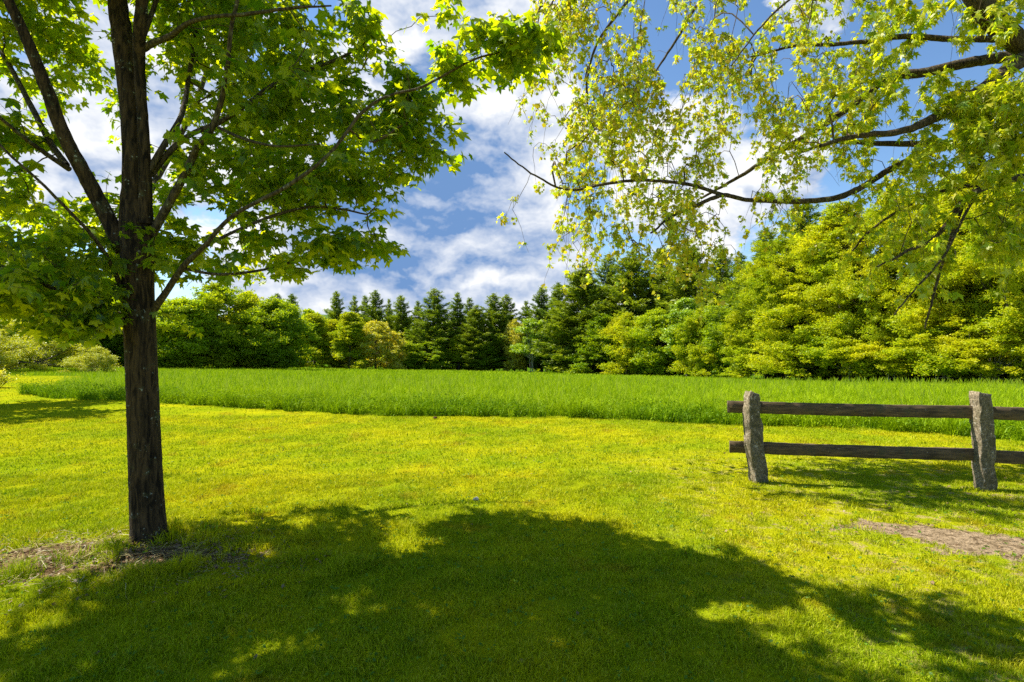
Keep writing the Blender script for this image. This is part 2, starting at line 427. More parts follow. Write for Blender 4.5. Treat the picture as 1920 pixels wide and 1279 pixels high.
def build_lawn():
    rng = np.random.default_rng(21)
    Vs, Ts, Rs, off = [], [], [], 0
    for n, d0, d1, hh, ww in [(230000, 2.4, 4.2, .040, .0040), (230000, 4.2, 7.0, .042, .0056), (180000, 7.0, 12.5, .042, .009), (70000, 12.5, 34, .048, .02)]:
        x, y = wedge_points(n, d0, d1, rng, 1.0, 1.0)
        clump = n2d(x, y, 9, 5)
        wornp = np.clip((x-.8)/2.2, 0, 1)*np.clip((n2d(x, y, 3.4, 95)*.55+n2d(x, y, 11, 96)*.45-.50)/.12, 0, 1)*.8*(y < 9)
        keep = (in_field(x, y) < 0) & (rng.random(n) > dirt_amt(x, y)*1.05) & (rng.random(n) < .55+clump*.7) & (rng.random(n) > wornp)
        x, y = x[keep], y[keep]; clump = clump[keep]
        k = len(x)
        h = hh*rng.uniform(.5, 1.3, k)*(.65+.8*clump)
        foot = np.exp(-(((x+2.9)/1.5)**2+((y-4.3)/.6)**2)); h = h*(1+2.8*foot*np.clip(n2d(x, y, 6.5, 91)*2-.7, 0, 1))
        V, T, r = blades(x, y, terrain(x, y), h, ww*rng.uniform(.6, 1.3, k), rng, lean=1.1)
        Vs.append(V); Ts.append(T+off); Rs.append(r); off += len(V)
    o = np_mesh('lawn_grass', np.concatenate(Vs), np.concatenate(Ts), M['lawn_blade'], attr=np.concatenate(Rs))
    tag(o, 'short mown yellow green lawn grass in front of the hay field', 'grass', kind='stuff')
def build_field():
    rng = np.random.default_rng(33)
    Vs, Ts, Rs, off = [], [], [], 0
    for n, d0, d1, hh, ww, pw in [(170000, 8.5, 16, .40, .0075, 1), (260000, 13, 26, .36, .010, 1), (230000, 26, 60, .30, .018, .6), (130000, 60, 150, .32, .05, .5)]:
        x, y = wedge_points(n, d0, d1, rng, pw, 1.08)
        s = in_field(x, y)
        cl = n2d(x, y, 2.1, 8)*.6+n2d(x, y, 6.3, 9)*.4
        keep = (s > 0) & (y < far_depth(x/y)+3) & (rng.random(n) < .45+.8*cl)
        gapn = n2d(x, y*.6, 5.2, 14)*.5+n2d(x, y, 12, 15)*.5           # tufts stand apart along the mown edge
        keep &= ~((s < .55) & (gapn < .52+.06*(rng.random(n)-.5)))
        keep &= ~((s > .55) & (n2d(x, y, 1.9, 16)*.5+n2d(x, y, 4.6, 17)*.5 < .36) & (rng.random(n) < .7))
        x, y, s, cl = x[keep], y[keep], s[keep], cl[keep]; k = len(x)
        h = hh*rng.uniform(.5, 1.2, k)*(.30+1.1*cl)*(.62+.38*np.clip(s/1.2, 0, 1))
        V, T, r = blades(x, y, terrain(x, y), h, ww*rng.uniform(.6, 1.3, k), rng, lean=1.0)
        Vs.append(V); Ts.append(T+off); Rs.append(r); off += len(V)
    # extra leafy weeds and taller tufts right on the edge
    n = 46000
    x = rng.uniform(-17, 12, n); y = edge_depth(x)+rng.random(n)**1.5*1.3-.12
    tuft = n2d(x, y, 2.7, 18)*.6+n2d(x, y*.5, 7.5, 28)*.4
    s = in_field(x, y)
    keep = (s > -.05) & (np.abs(x) < y*1.1) & (tuft+rng.random(n)*.5 > .62)
    x, y, tuft = x[keep], y[keep], tuft[keep]; k = len(x)
    V, T, r = blades(x, y, terrain(x, y), rng.uniform(.12, .50, k)*(.3+1.0*tuft), rng.uniform(.008, .02, k), rng, lean=1.2)
    Vs.append(V); Ts.append(T+off); Rs.append(r*.3); off += len(V)
    # leafy docks and nettles standing in clumps along the rough edge and here and there in the field
    nc = 800; cx = rng.uniform(-17, 13, nc); cy = edge_depth(cx)+rng.random(nc)**2*1.6
    cx = np.r_[cx, rng.uniform(-22, 26, 260)]; cy = np.r_[cy, rng.uniform(15, 34, 260)]
    kk = in_field(cx, cy) > -.1; cx, cy = cx[kk], cy[kk]; nc = len(cx)
    ch = rng.uniform(.16, .50, nc)*(.6+.6*n2d(cx, cy, 3.1, 71)); m_l = 60
    g = rng.normal(size=(nc, m_l, 3))*np.array([.5, .5, .0])*ch[:, None, None]
    g[:, :, 2] = rng.random((nc, m_l))*ch[:, None]
    pq = np.stack([cx[:, None]+g[:, :, 0], cy[:, None]+g[:, :, 1], terrain(cx, cy)[:, None]+g[:, :, 2]], -1).reshape(-1, 3)
    V, T, r = quads(pq, rng.uniform(.012, .032, len(pq)), rng, .8, .3)
    Vs.append(V); Ts.append(T+off); Rs.append(np.repeat(np.clip(np.repeat(rng.random(nc)*.16, m_l)+rng.normal(0, .05, nc*m_l), 0, 1), 4)); off += len(V)
    # seed heads
    n = 5000; x, y = wedge_points(n, 12.5, 30, rng, .7, 1.05); kk = in_field(x, y) > .2; x, y = x[kk], y[kk]; n = len(x)
    ht = rng.uniform(.34, .6, n); la = rng.uniform(0, 2*PI, n); lx = np.cos(la)*ht*.3; ly = np.sin(la)*ht*.3; z = terrain(x, y); w = .003+.00025*y
    V = np.stack([np.stack([x-w*.4, y, z], -1), np.stack([x+w*.4, y, z], -1), np.stack([x+lx+w, y+ly, z+ht*.86], -1), np.stack([x+lx*1.25, y+ly*1.25, z+ht], -1), np.stack([x+lx-w, y+ly, z+ht*.86], -1)], 1).reshape(-1, 3)
    i = np.arange(n)[:, None]*5; T = np.concatenate([i+[[0, 1, 2]], i+[[0, 2, 4]], i+[[4, 2, 3]]], 1).reshape(-1, 3)
    Vs.append(V); Ts.append(T+off); Rs.append(np.repeat(rng.uniform(.9, 1, n), 5)); off += len(V)
    o = np_mesh('tall_grass', np.concatenate(Vs), np.concatenate(Ts), M['field_blade'], attr=np.concatenate(Rs))
    tag(o, 'tall bright green uncut hay grass of the field before the woods', 'tall grass', kind='stuff')

# depth of the wood's edge as seen along bearing u = x / y
FAR_U = [-1.2, -.9, -.66, -.5, -.4, -.3, 0.0, .08, .15, .25, .40, .55, .70, .9, 1.2]
FAR_D = [44, 46, 66, 74, 84, 118, 128, 118, 98, 80, 62, 50, 42, 36, 30]
def far_depth(u): return np.interp(u, FAR_U, FAR_D)

# ------------------------------------------------------------------ leaves
def maple_template(detail=2):
    if detail == 2:
        half = [(-72, .16), (-28, .56), (-4, .44), (16, .68), (33, .95), (49, .70), (61, .52), (76, .76)]
    elif detail == 1:
        half = [(-30, .5), (0, .34), (33, .92), (60, .38)]
    else:
        half = [(-20, .5), (30, .85)]
    L = [(a, r) for a, r in half] + [(90, 1.05)] + [(180-a, r) for a, r in reversed(half)]
    pts = np.array([[math.cos(R(a))*r, math.sin(R(a))*r, 0] for a, r in L])
    c = np.array([[0, 0.08, 0]])
    V = np.vstack([c, pts])
    V[:, 2] = -.22*(V[:, 0]**2+V[:, 1]**2) + .10*np.abs(V[:, 0])
    n = len(pts)
    T = np.array([[0, 1+i, 1+(i+1) % n] for i in range(n)])
    return V, T
def place_leaves(pos, size, rng, tmpl, droop=.6, outward=None, flat=.5):
    """copies of a leaf at pos; the blade hangs from its stalk, tips point out and down"""
    n = len(pos); V0, T0 = tmpl
    az = rng.uniform(0, 2*PI, n) if outward is None else np.arctan2(outward[:, 1], outward[:, 0]) + rng.normal(0, .9, n)
    dr = rng.normal(droop, .35, n)
    Yv = np.stack([np.cos(az)*np.cos(dr), np.sin(az)*np.cos(dr), -np.sin(dr)], -1)       # towards the tip
    Zv = np.stack([np.cos(az)*np.sin(dr), np.sin(az)*np.sin(dr), np.cos(dr)], -1)
    Xv = np.cross(Yv, Zv)
    ro = rng.normal(0, flat, n)
    c, s = np.cos(ro)[:, None], np.sin(ro)[:, None]
    X2 = Xv*c+Zv*s; Z2 = -Xv*s+Zv*c
    sx = size[:, None]*rng.uniform(.6, 1.2, n)[:, None]
    V = pos[:, None, :] + (V0[None, :, 0:1]*(X2*sx)[:, None, :] + V0[None, :, 1:2]*(Yv*size[:, None])[:, None, :] + V0[None, :, 2:3]*(Z2*size[:, None]*rng.uniform(-.3, 2.6, n)[:, None])[:, None, :])
    k = len(V0)
    T = (np.arange(n)[:, None, None]*k + T0[None]).reshape(-1, 3)
    return V.reshape(-1, 3), T, np.repeat(rng.random(n), k)

def grow(nodes, targets, rng, seglen=.16, sag=.0, wig=.12, inward=None, maxlen=9):
    """Connect every target to the nearest wood; returns list of (path, parent index) and per node counts"""
    N = [np.asarray(p, float) for p in nodes]; parent = [-1]*len(N); cnt = [0]*len(N)
    arr = np.zeros((len(N)+len(targets)*40, 3)); arr[:len(N)] = np.array(N); m = len(N)
    base = len(N)
    d0 = np.array([np.min(np.linalg.norm(arr[:m]-t, axis=1)) for t in targets])
    paths = []
    par = np.full(len(arr), -1); ccount = np.zeros(len(arr))
    gen = np.zeros(len(arr))
    for ti in np.argsort(d0):
        t = targets[ti]
        dv = arr[:m]-t; d = np.linalg.norm(dv, axis=1)
        cost = d*(1+.04*gen[:m]) + .25*np.maximum(0, dv[:, 2])*(0 if sag > .5 else 1)
        k = int(np.argmin(cost)); D = d[k]
        if D > maxlen: continue
        ns = max(2, int(D/seglen)+1)
        if m+ns >= len(arr): break
        a = arr[k]; tt = np.linspace(0, 1, ns+1)[1:]
        bow = rng.normal(0, wig, 3)*D
        bow[2] += sag*D*.35
        pts = a + (t-a)*tt[:, None] + bow*(np.sin(tt*PI))[:, None] + rng.normal(0, .012*D+.004, (ns, 3))*(tt*(1-tt)*4)[:, None]
        prev = k; idx = [k]
        for p in pts:
            arr[m] = p; par[m] = prev; gen[m] = gen[k]+1; prev = m; idx.append(m); m += 1
        j = prev
        while j >= 0: ccount[j] += 1; j = par[j]
        paths.append(idx)
    return arr, paths, ccount, base
def twig_mesh(arr, paths, cc, r0, rmax, ex=.45, n=4):
    parts = []
    for idx in paths:
        pts = arr[idx]; r = np.minimum(r0*np.maximum(cc[idx], 1)**ex, rmax)
        r[0] = r[1] if len(r) > 1 else r[0]
        r[-1] *= .6
        parts.append(tube(pts, r, 5 if r.max() > .012 else n))
    return join(parts)
def sample_ellipsoids(ells, n, rng, shell=.35):
    """points inside a union of ellipsoids (centre, radii, weight)"""
    w = np.array([e[2] for e in ells], float); w /= w.sum()
    ch = rng.choice(len(ells), n, p=w)
    d = rng.normal(size=(n, 3)); d /= np.linalg.norm(d, axis=1)[:, None]
    r = (shell+(1-shell)*rng.random(n))**(1/1.6)
    c = np.array([e[0] for e in ells])[ch]; s = np.array([e[1] for e in ells])[ch]
    return c+d*r[:, None]*s

# ------------------------------------------------------------------ the maple at the left
def build_left_tree():
    rng = np.random.default_rng(101)
    D = 4.5
    gx, gy = P(283, 0, D)[0], D
    base = np.array([gx, gy, tz(gx, gy)])
    root = thing('maple_tree', 'young broad leaved maple with dark furrowed trunk standing on the lawn at left', 'tree', tuple(base))
    inv = -base
    k = D/F
    tr = [P(292, 1075, D), P(285, 1030, D), P(279, 985, D), P(274, 900, D), P(270, 800, D), P(266, 700, D), P(263, 620, D), P(260, 520, D), P(258, 440, D), P(257, 380, D)]
    trr = [62*k, 47*k, 38*k, 36*k, 35*k, 34*k, 34*k, 34*k, 38*k, 33*k]
    tp, tr_ = smooth_path(tr, np.array(trr)*.76, 14)
    V, Q = tube(tp, tr_, 48)
    # furrows, flutes and root flare in the trunk's own surface
    ang = np.tile(np.arange(48)*2*PI/48, len(tp)); hgt = V[:, 2]-V[:, 2].min()
    cen = np.repeat(tp, 48, axis=0); rad = V-cen; rl = np.linalg.norm(rad, axis=1, keepdims=True)
    flute = .05*np.sin(ang*3+.7+hgt*.3)+.035*np.sin(ang*7+2*np.sin(hgt*1.3))+.03*np.sin(ang*13+4*np.sin(hgt*2.1+ang))+.02*rng.standard_normal(len(V))
    groove = -.16*np.exp(-((np.angle(np.exp(1j*(ang-4.05-.12*np.sin(hgt*2)))))/.13)**2)
    flare = .75*np.exp(-hgt/.16)*(np.sin(ang*4+1)*.5+.3)
    V = cen + rad*(1+flute*.6+groove*.8+flare*.7)[:, None]
    np_mesh('trunk', V+inv, Q, M['bark_maple'], root, smooth=True)
    limbs = [  # (pixel, pixel, depth), radius in pixels
        ([(250, 400, 4.5), (252, 300, 4.5), (245, 190, 4.52), (232, 90, 4.55), (220, 0, 4.6), (205, -140, 4.7), (200, -330, 4.8), (190, -520, 4.9), (185, -700, 4.9)], [27, 25, 24, 23, 21, 18, 14, 9, 4]),
        ([(272, 420, 4.46), (272, 330, 4.44), (268, 230, 4.42), (262, 130, 4.40), (262, 50, 4.3), (275, -60, 4.2), (300, -220, 4.0), (330, -420, 3.8)], [16, 14, 12, 12, 14, 11, 9, 5]),
        ([(235, 470, 4.5), (205, 415, 4.45), (165, 340, 4.35), (125, 265, 4.25), (88, 170, 4.15), (50, 75, 4.05), (10, -10, 4.0), (-60, -160, 3.9), (-110, -330, 3.8)], [22, 18, 17, 16, 15, 13, 12, 9, 5]),
        ([(125, 310, 4.35), (95, 270, 4.5), (60, 205, 4.7), (25, 140, 4.9), (-10, 80, 5.1), (-70, -20, 5.4)], [9, 9, 8, 7, 6, 4]),
        ([(130, 318, 4.33), (80, 285, 4.1), (40, 255, 3.9), (0, 220, 3.75), (-70, 150, 3.5)], [8, 7, 6, 5, 3]),
        ([(285, 440, 4.5), (315, 385, 4.45), (345, 330, 4.4), (372, 275, 4.35), (400, 237, 4.3), (425, 150, 4.2), (440, 40, 4.1), (470, -90, 4.0)], [12, 11, 10, 9, 8, 6, 5, 3]),
        ([(282, 330, 4.5), (320, 283, 4.55), (360, 252, 4.6), (410, 232, 4.65), (460, 200, 4.7), (530, 150, 4.9), (640, 110, 5.1), (715, 60, 5.2)], [9, 8, 7, 7, 6, 5, 4, 2]),
        ([(280, 320, 4.45), (310, 268, 4.5), (340, 215, 4.7), (352, 140, 4.95), (364, 40, 5.2), (370, -100, 5.4)], [9, 8, 7, 6, 5, 3]),
        ([(264, 95, 4.4), (290, 80, 4.35), (320, 68, 4.3), (350, 45, 4.2), (390, 34, 4.1), (450, 30, 4.0), (540, 18, 3.9), (620, 12, 3.8)], [10, 9, 8, 6, 5, 5, 4, 2]),
        ([(262, 85, 4.4), (275, 50, 4.4), (290, 10, 4.4), (320, -60, 4.4)], [8, 7, 6, 4]),
        ([(285, 585, 4.5), (312, 548, 4.42), (345, 500, 4.33), (385, 462, 4.25), (440, 405, 4.2), (540, 350, 4.15), (620, 290, 4.1), (680, 215, 4.1), (730, 183, 4.1), (800, 163, 4.1), (880, 118, 4.05), (960, 100, 4.0)], [11, 9, 8, 6, 5, 5, 4, 4, 3, 3, 2.5, 2]),
        ([(380, 465, 4.25), (450, 430, 4.5), (530, 400, 4.7), (600, 388, 4.8), (690, 400, 4.9)], [5, 4, 4, 3, 2]),
        ([(410, 240, 4.3), (460, 262, 4.2), (520, 275, 4.1), (600, 270, 4.1)], [4, 4, 3, 2]),
        ([(345, 505, 4.33), (420, 515, 4.5), (520, 500, 4.8), (600, 470, 5.0)], [4, 4, 3, 2]),
        ([(240, 595, 4.5), (190, 580, 4.35), (140, 560, 4.2), (80, 532, 4.0), (20, 505, 3.8), (-60, 470, 3.6)], [9, 8, 7, 6, 5, 3]),
        ([(232, 550, 4.5), (205, 490, 4.3), (170, 440, 4.1), (120, 390, 3.9), (75, 345, 3.75), (0, 278, 3.6), (-80, 190, 3.5)], [7, 6, 5, 4.5, 4, 3.5, 2]),
        ([(255, 440, 4.6), (258, 420, 5.2), (280, 360, 5.9), (330, 270, 6.5), (380, 160, 6.9), (410, 40, 7.1)], [12, 10, 9, 8, 6, 4]),
    ]
    nodes = []; limb_pts = []
    for pts, r in limbs:
        c = np.array([P(*p) for p in pts]); rr = np.array([a*p[2]/F for a, p in zip(r, pts)])*wid(c)*(.95 if r[0] > 14 else .8)
        pp, rp = smooth_path(c, rr, 7)
        pp = pp + np.cumsum(rng.normal(0, .0018, pp.shape), axis=0)*np.linspace(0, 1, len(pp))[:, None]
        V, Q = tube(pp, rp, 14 if r[0] > 10 else 8, .03, rng)
        np_mesh('limb', V+inv, Q, M['bark_maple' if r[0] > 14 else 'bark_limb'], root, smooth=True)
        for i in range(2, len(pp), 2): nodes.append(pp[i])
        limb_pts.append(np.column_stack([pp, rp]))
    # crown as a union of foliage masses: (px, py, depth, rx px, ry px, rd m, weight)
    masses = [(60, 550, 3.7, 190, 60, .8, 1.7), (130, 480, 4.1, 170, 60, .9, 1.6), (180, 600, 3.9, 120, 38, .4, .6), (330, 600, 4.1, 60, 30, .25, .12),
              (60, 380, 4.5, 180, 90, 1.1, 1.4), (60, 120, 4.9, 170, 150, 1.2, 1.8), (170, 60, 5.3, 120, 110, 1.0, 1.0), (380, 480, 4.6, 150, 60, .9, 1.2),
              (520, 470, 4.6, 140, 55, .8, 1.0), (650, 460, 4.6, 105, 42, .5, .65), (470, 350, 4.6, 190, 75, 1.0, 1.7), (620, 350, 4.5, 150, 60, .8, 1.1),
              (740, 260, 4.4, 140, 72, .7, 1.25), (600, 220, 4.6, 190, 80, 1.1, 1.9), (400, 200, 5.0, 140, 110, 1.0, 1.2), (780, 175, 4.3, 90, 50, .5, .6),
              (960, 92, 3.7, 120, 40, .4, .75), (850, 130, 3.8, 80, 36, .3, .5), (700, 60, 4.5, 160, 70, .9, 1.3), (520, 70, 4.6, 170, 90, 1.1, 1.6), (400, 40, 4.7, 130, 80, 1.1, 1.0),
              (300, 370, 5.6, 130, 60, .7, .5), (20, 240, 4.0, 110, 60, .7, .6), (760, 20, 4.2, 110, 40, .6, .6), (560, 300, 5.6, 160, 80, .7, .8)]
    ells = [(P(a, b, d+.45), np.array([rx*d/F, rd*1.15, ry*d/F]), w) for a, b, d, rx, ry, rd, w in masses]
    # the part of the crown above the picture
    ells += [(np.array([-3.5, 5.3, 5.1]), np.array([1.7, 1.8, .7]), 3.4), (np.array([-3.9, 4.0, 6.2]), np.array([1.6, 1.1, .8]), 2.8), (np.array([-3.5, 3.5, 7.1]), np.array([1.6, .9, .8]), 2.6),
             (np.array([-3.2, 3.1, 4.8]), np.array([1.5, .8, .6]), 2.0), (np.array([-3.0, 3.7, 5.4]), np.array([1.3, .8, .6]), 1.9), (np.array([-3.8, 3.0, 6.3]), np.array([1.6, .9, .7]), 1.6), (np.array([-4.9, 4.2, 5.2]), np.array([1.5, 1.2, .8]), 2.2),
             (np.array([-5.7, 3.8, 5.0]), np.array([1.2, .8, .55]), 1.4), (np.array([-4.8, 3.4, 6.0]), np.array([1.3, .8, .7]), 1.3)]
    T = sample_ellipsoids(ells, 5000, rng, .12)
    pxx = 960+T[:, 0]/T[:, 1]*F; pyy = 640-(T[:, 2]-H)/T[:, 1]*F
    gap = ((pxx-165)/42)**2+((pyy-235)/70)**2 < 1
    gap |= ((pxx-310)/26)**2+((pyy-165)/55)**2 < 1
    gap |= (pyy > 560+.02*abs(pxx-250)) & (pxx > 420)
    gap |= (pyy > 640)
    gap |= (np.abs(pxx-262) < 55) & (pyy > 120) & (pyy < 420) & (T[:, 1] < 4.45)
    gap |= (np.abs(pxx-262) < 50) & (pyy > 600)
    gap |= T[:, 1] < 2.2
    # boughs leave holes: clumpy in the crown's own space, above as below
    cl3 = n2d(T[:, 0], T[:, 1]+T[:, 2]*.7, 4.6, 61)*.5+n2d(T[:, 2]*1.5, T[:, 0]-T[:, 1], 4.2, 62)*.5
    gap |= cl3 < .385
    # foliage trimmed so the shade it throws keeps to a set outline
    def shade_at(T):
        z = T[:, 2]; k_ = z/math.tan(SUN_EL); sx = T[:, 0]-SDX*k_; sy = T[:, 1]-SDY*k_
        sy_ = np.maximum(sy, .3); return 960+sx/sy_*F, 640+H/sy_*F, sy
    rim_x = [0, 250, 320, 450, 520, 690, 740, 800, 860, 950, 1070, 1200, 1350, 1430, 1490, 1500, 1600, 1700, 1920, 2600]
    rim_y = [1100, 1075, 990, 972, 958, 955, 990, 1000, 972, 960, 965, 998, 1045, 1062, 1098, 1190, 1225, 1230, 1250, 1330]
    sx, sy, syd = shade_at(T)
    gap |= (sx > 330) & (sy < np.interp(sx, rim_x, rim_y)) & (syd > .3) & (T[:, 2] > 3.0) & ~((pyy > -30) & (pxx > 830) & (pyy < 400))
    gap |= (((sx-770)/50)**2+((sy-1020)/32)**2 < 1) | (((sx-500)/50)**2+((sy-1065)/26)**2 < 1)
    gap |= (((sx-1400)/120)**2+((sy-1150)/22)**2 < 1)
    T = T[~gap]
    fx = rng.uniform(-40, 1900, 1800); fy = rng.uniform(960, 1420, 1800); fz = rng.uniform(4.6, 7.4, 1800)  # unseen sprays added above the view to fill the pool of shade
    gd = H*F/(fy-640); gxx = (fx-960)/F*gd
    Fl = np.stack([gxx+SDX*fz/math.tan(SUN_EL), gd+SDY*fz/math.tan(SUN_EL), fz], -1)
    okf = (fy > np.interp(fx, rim_x, rim_y)+14) & (Fl[:, 0] > -6.6) & (Fl[:, 0] < -.6) & (Fl[:, 1] > 2.5)
    okf &= ~((((fx-770)/70)**2+((fy-1020)/45)**2 < 1) | (((fx-500)/70)**2+((fy-1065)/36)**2 < 1) | (((fx-1400)/170)**2+((fy-1150)/34)**2 < 1))
    okf &= (np.hypot(Fl[:, 0]+3.0, (Fl[:, 1]-4.3)*1.1) < 3.6-.35*(fz-5.5))
    okf &= (Fl[:, 2]-H)/Fl[:, 1]*F > 660          # above the part of the crown that shows
    okf &= ~((fx > 1500) & (n2d(gxx, gd, 5, 92) < .5))
    T = np.vstack([T, Fl[okf]])
    arr, paths, cc, nb = grow(nodes, T, rng, .13, .0, .10)
    V, Q = twig_mesh(arr, paths, cc, .0017, .012, .42, 3)
    np_mesh('twigs', V+inv, Q, M['bark_twig'], root, smooth=True)
    # leaves along the outer end of every twig, in pairs
    pos, outw, prv = [], [], []
    for idx in paths:
        pts = arr[idx]
        nl = rng.integers(9, 14)
        for _ in range(nl):
            s = rng.random()**.6*(len(pts)-1); i = min(int(s), len(pts)-2); p = pts[i]+(pts[i+1]-pts[i])*(s-i)
            dvec = pts[-1]-pts[0]; off = rng.normal(0, 1, 3); off[2] *= .35; off[2] -= .25
            pos.append(p+off/np.linalg.norm(off)*rng.uniform(.03, .13)); outw.append(off+dvec*.5)
    pos = np.array(pos); outw = np.array(outw)
    LP = np.concatenate(limb_pts); lx = 960+LP[:, 0]/LP[:, 1]*F; ly = 640-(LP[:, 2]-H)/LP[:, 1]*F; lr = LP[:, 3]/LP[:, 1]*F
    qx = 960+pos[:, 0]/pos[:, 1]*F; qy = 640-(pos[:, 2]-H)/pos[:, 1]*F
    keep = np.ones(len(pos), bool)
    for i in range(0, len(pos), 4000):
        dd = np.hypot(qx[i:i+4000, None]-lx, qy[i:i+4000, None]-ly); j = dd.argmin(1)
        near = (dd[np.arange(len(j)), j] < lr[j]+16) & (pos[i:i+4000, 1] < LP[j, 1]) & (qy[i:i+4000] < 430)
        keep[i:i+4000] = ~(near & (rng.random(len(j)) < .45))
    pos, outw = pos[keep], outw[keep]
    size = np.clip(rng.normal(.058, .016, len(pos)), .022, .09)
    V, T2, rv = place_leaves(pos, size, rng, maple_template(2), .55, outw, .45)
    np_mesh('crown', V+inv, T2, M['maple_leaf'], root, attr=rv)

# ------------------------------------------------------------------ the big old tree reaching in from the right
def build_right_tree():
    rng = np.random.default_rng(202)
    bx, by = 9.6, 8.2
    base = np.array([bx, by, tz(bx, by)])
    root = thing('spreading_tree', 'big old tree beyond the right edge with sparse drooping yellow green branches over the fence', 'tree', tuple(base))
    inv = -base
    tp, tr_ = smooth_path([base+[0, 0, -.3], base+[0, 0, .4], base+[-.05, 0, 1.6], base+[-.1, 0, 3.0], base+[-.1, .1, 4.6], base+[.1, .2, 6.5], base+[.2, .1, 9]], [.75, .55, .48, .47, .42, .3, .18], 8)
    V, Q = tube(tp, tr_, 24, .04, rng)
    np_mesh('trunk', V+inv, Q, M['bark_limb'], root, smooth=True)
    limbs = [
        ([(2190, 170, 8.2), (2050, 130, 8.0), (1930, 90, 7.8), (1875, 45, 7.7), (1830, -10, 7.6), (1780, -110, 7.5), (1690, -260, 7.4), (1560, -380, 7.3), (1400, -450, 7.2), (1240, -440, 7.2)], [40, 34, 30, 29, 27, 22, 17, 13, 9, 5]),
        ([(1885, 72, 7.7), (1840, 74, 7.8), (1780, 74, 7.9), (1700, 70, 8.1), (1640, 80, 8.2), (1560, 90, 8.4), (1485, 95, 8.5), (1400, 120, 8.7)], [12, 9, 8, 7, 6, 5, 3.5, 2]),
        ([(2060, 130, 8.0), (1940, 105, 8.2), (1870, 110, 8.4), (1800, 122, 8.5), (1730, 138, 8.6), (1665, 148, 8.7), (1620, 183, 8.8), (1560, 225, 8.9), (1480, 275, 9.0), (1400, 325, 9.1), (1320, 372, 9.2)], [22, 17, 15, 13, 12, 11, 9, 8, 6, 4, 2.5]),
        ([(2100, 150, 8.0), (2000, 110, 7.9), (1920, 112, 7.7), (1868, 150, 7.6), (1824, 182, 7.5), (1768, 214, 7.4), (1693, 240, 7.3), (1610, 247, 7.3), (1540, 262, 7.3)], [26, 24, 22, 19, 16, 13, 9, 6, 4]),
        ([(2180, 330, 8.2), (2050, 290, 8.3), (1920, 276, 8.4), (1830, 273, 8.5), (1740, 272, 8.6), (1650, 268, 8.7), (1565, 266, 8.8), (1480, 290, 8.9)], [18, 14, 11, 10, 9, 6.5, 5, 3]),
        ([(1780, 275, 8.55), (1730, 290, 8.4), (1670, 318, 8.3), (1610, 355, 8.2), (1555, 374, 8.1), (1480, 378, 8.0), (1400, 374, 7.9), (1355, 366, 7.85), (1310, 385, 7.8), (1270, 405, 7.7), (1220, 450, 7.6)], [8, 8, 8, 7.5, 7, 6, 5, 5, 4, 3, 2]),
        ([(1355, 366, 7.85), (1290, 346, 7.8), (1200, 339, 7.7), (1130, 345, 7.6), (1072, 352, 7.5), (1010, 320, 7.4), (955, 280, 7.3)], [4.5, 4, 3.5, 3, 2.6, 2, 1.4]),
        ([(2180, 420, 8.2), (2040, 345, 8.0), (1930, 333, 7.9), (1865, 345, 7.8), (1815, 370, 7.7), (1785, 405, 7.6), (1750, 445, 7.5), (1705, 466, 7.4), (1640, 500, 7.3)], [16, 13, 11, 9, 8, 6.5, 5, 4, 2]),
        ([(1860, 347, 7.8), (1800, 352, 7.9), (1740, 368, 8.0), (1690, 395, 8.1), (1640, 430, 8.2), (1600, 470, 8.3)], [5, 5, 4, 3.5, 3, 2]),
        ([(1810, 375, 7.7), (1785, 440, 7.6), (1765, 500, 7.5), (1745, 560, 7.4), (1735, 610, 7.4)], [4.5, 4, 3.5, 3, 2]),
        ([(1830, 365, 7.75), (1800, 420, 7.4), (1768, 480, 7.2), (1715, 540, 7.1), (1670, 590, 7.0)], [4, 3.5, 3, 2.4, 1.5]),
        ([(1560, -380, 7.3), (1400, -260, 7.6), (1280, -120, 7.9), (1180, 0, 8.1), (1120, 90, 8.2), (1102, 180, 8.3), (1112, 250, 8.3)], [8, 7, 6, 5, 4, 3, 1.6]),
        ([(1690, -260, 7.4), (1560, -200, 8.2), (1430, -110, 8.7), (1330, -20, 9.0), (1260, 90, 9.2), (1210, 170, 9.2)], [9, 7, 6, 5, 4, 2]),
        ([(1780, -110, 7.5), (1700, -90, 7.0), (1600, -60, 6.7), (1500, -10, 6.5), (1420, 60, 6.4), (1370, 130, 6.4)], [8, 6, 5, 4, 3, 2]),
        ([(1240, -440, 7.2), (1130, -330, 7.3), (1060, -190, 7.4), (1020, -60, 7.5), (1000, 60, 7.6)], [5, 4, 3, 2.5, 1.5]),
    ]
    nodes = []; 
    for pts, r in limbs:
        c = np.array([P(*p) for p in pts]); rr = np.array([a*p[2]/F for a, p in zip(r, pts)])*wid(c)*(.88 if pts[0][1] > 0 else .62)
        pp, rp = smooth_path(c, rr, 8)
        pp = pp + np.cumsum(rng.normal(0, .006, pp.shape), axis=0)*np.linspace(0, 1, len(pp))[:, None]
        V, Q = tube(pp, rp, 14 if r[0] > 14 else 8, .05, rng)
        np_mesh('limb', V+inv, Q, M['bark_limb'], root, smooth=True)
        for i in range(3, len(pp), 2): nodes.append(pp[i])
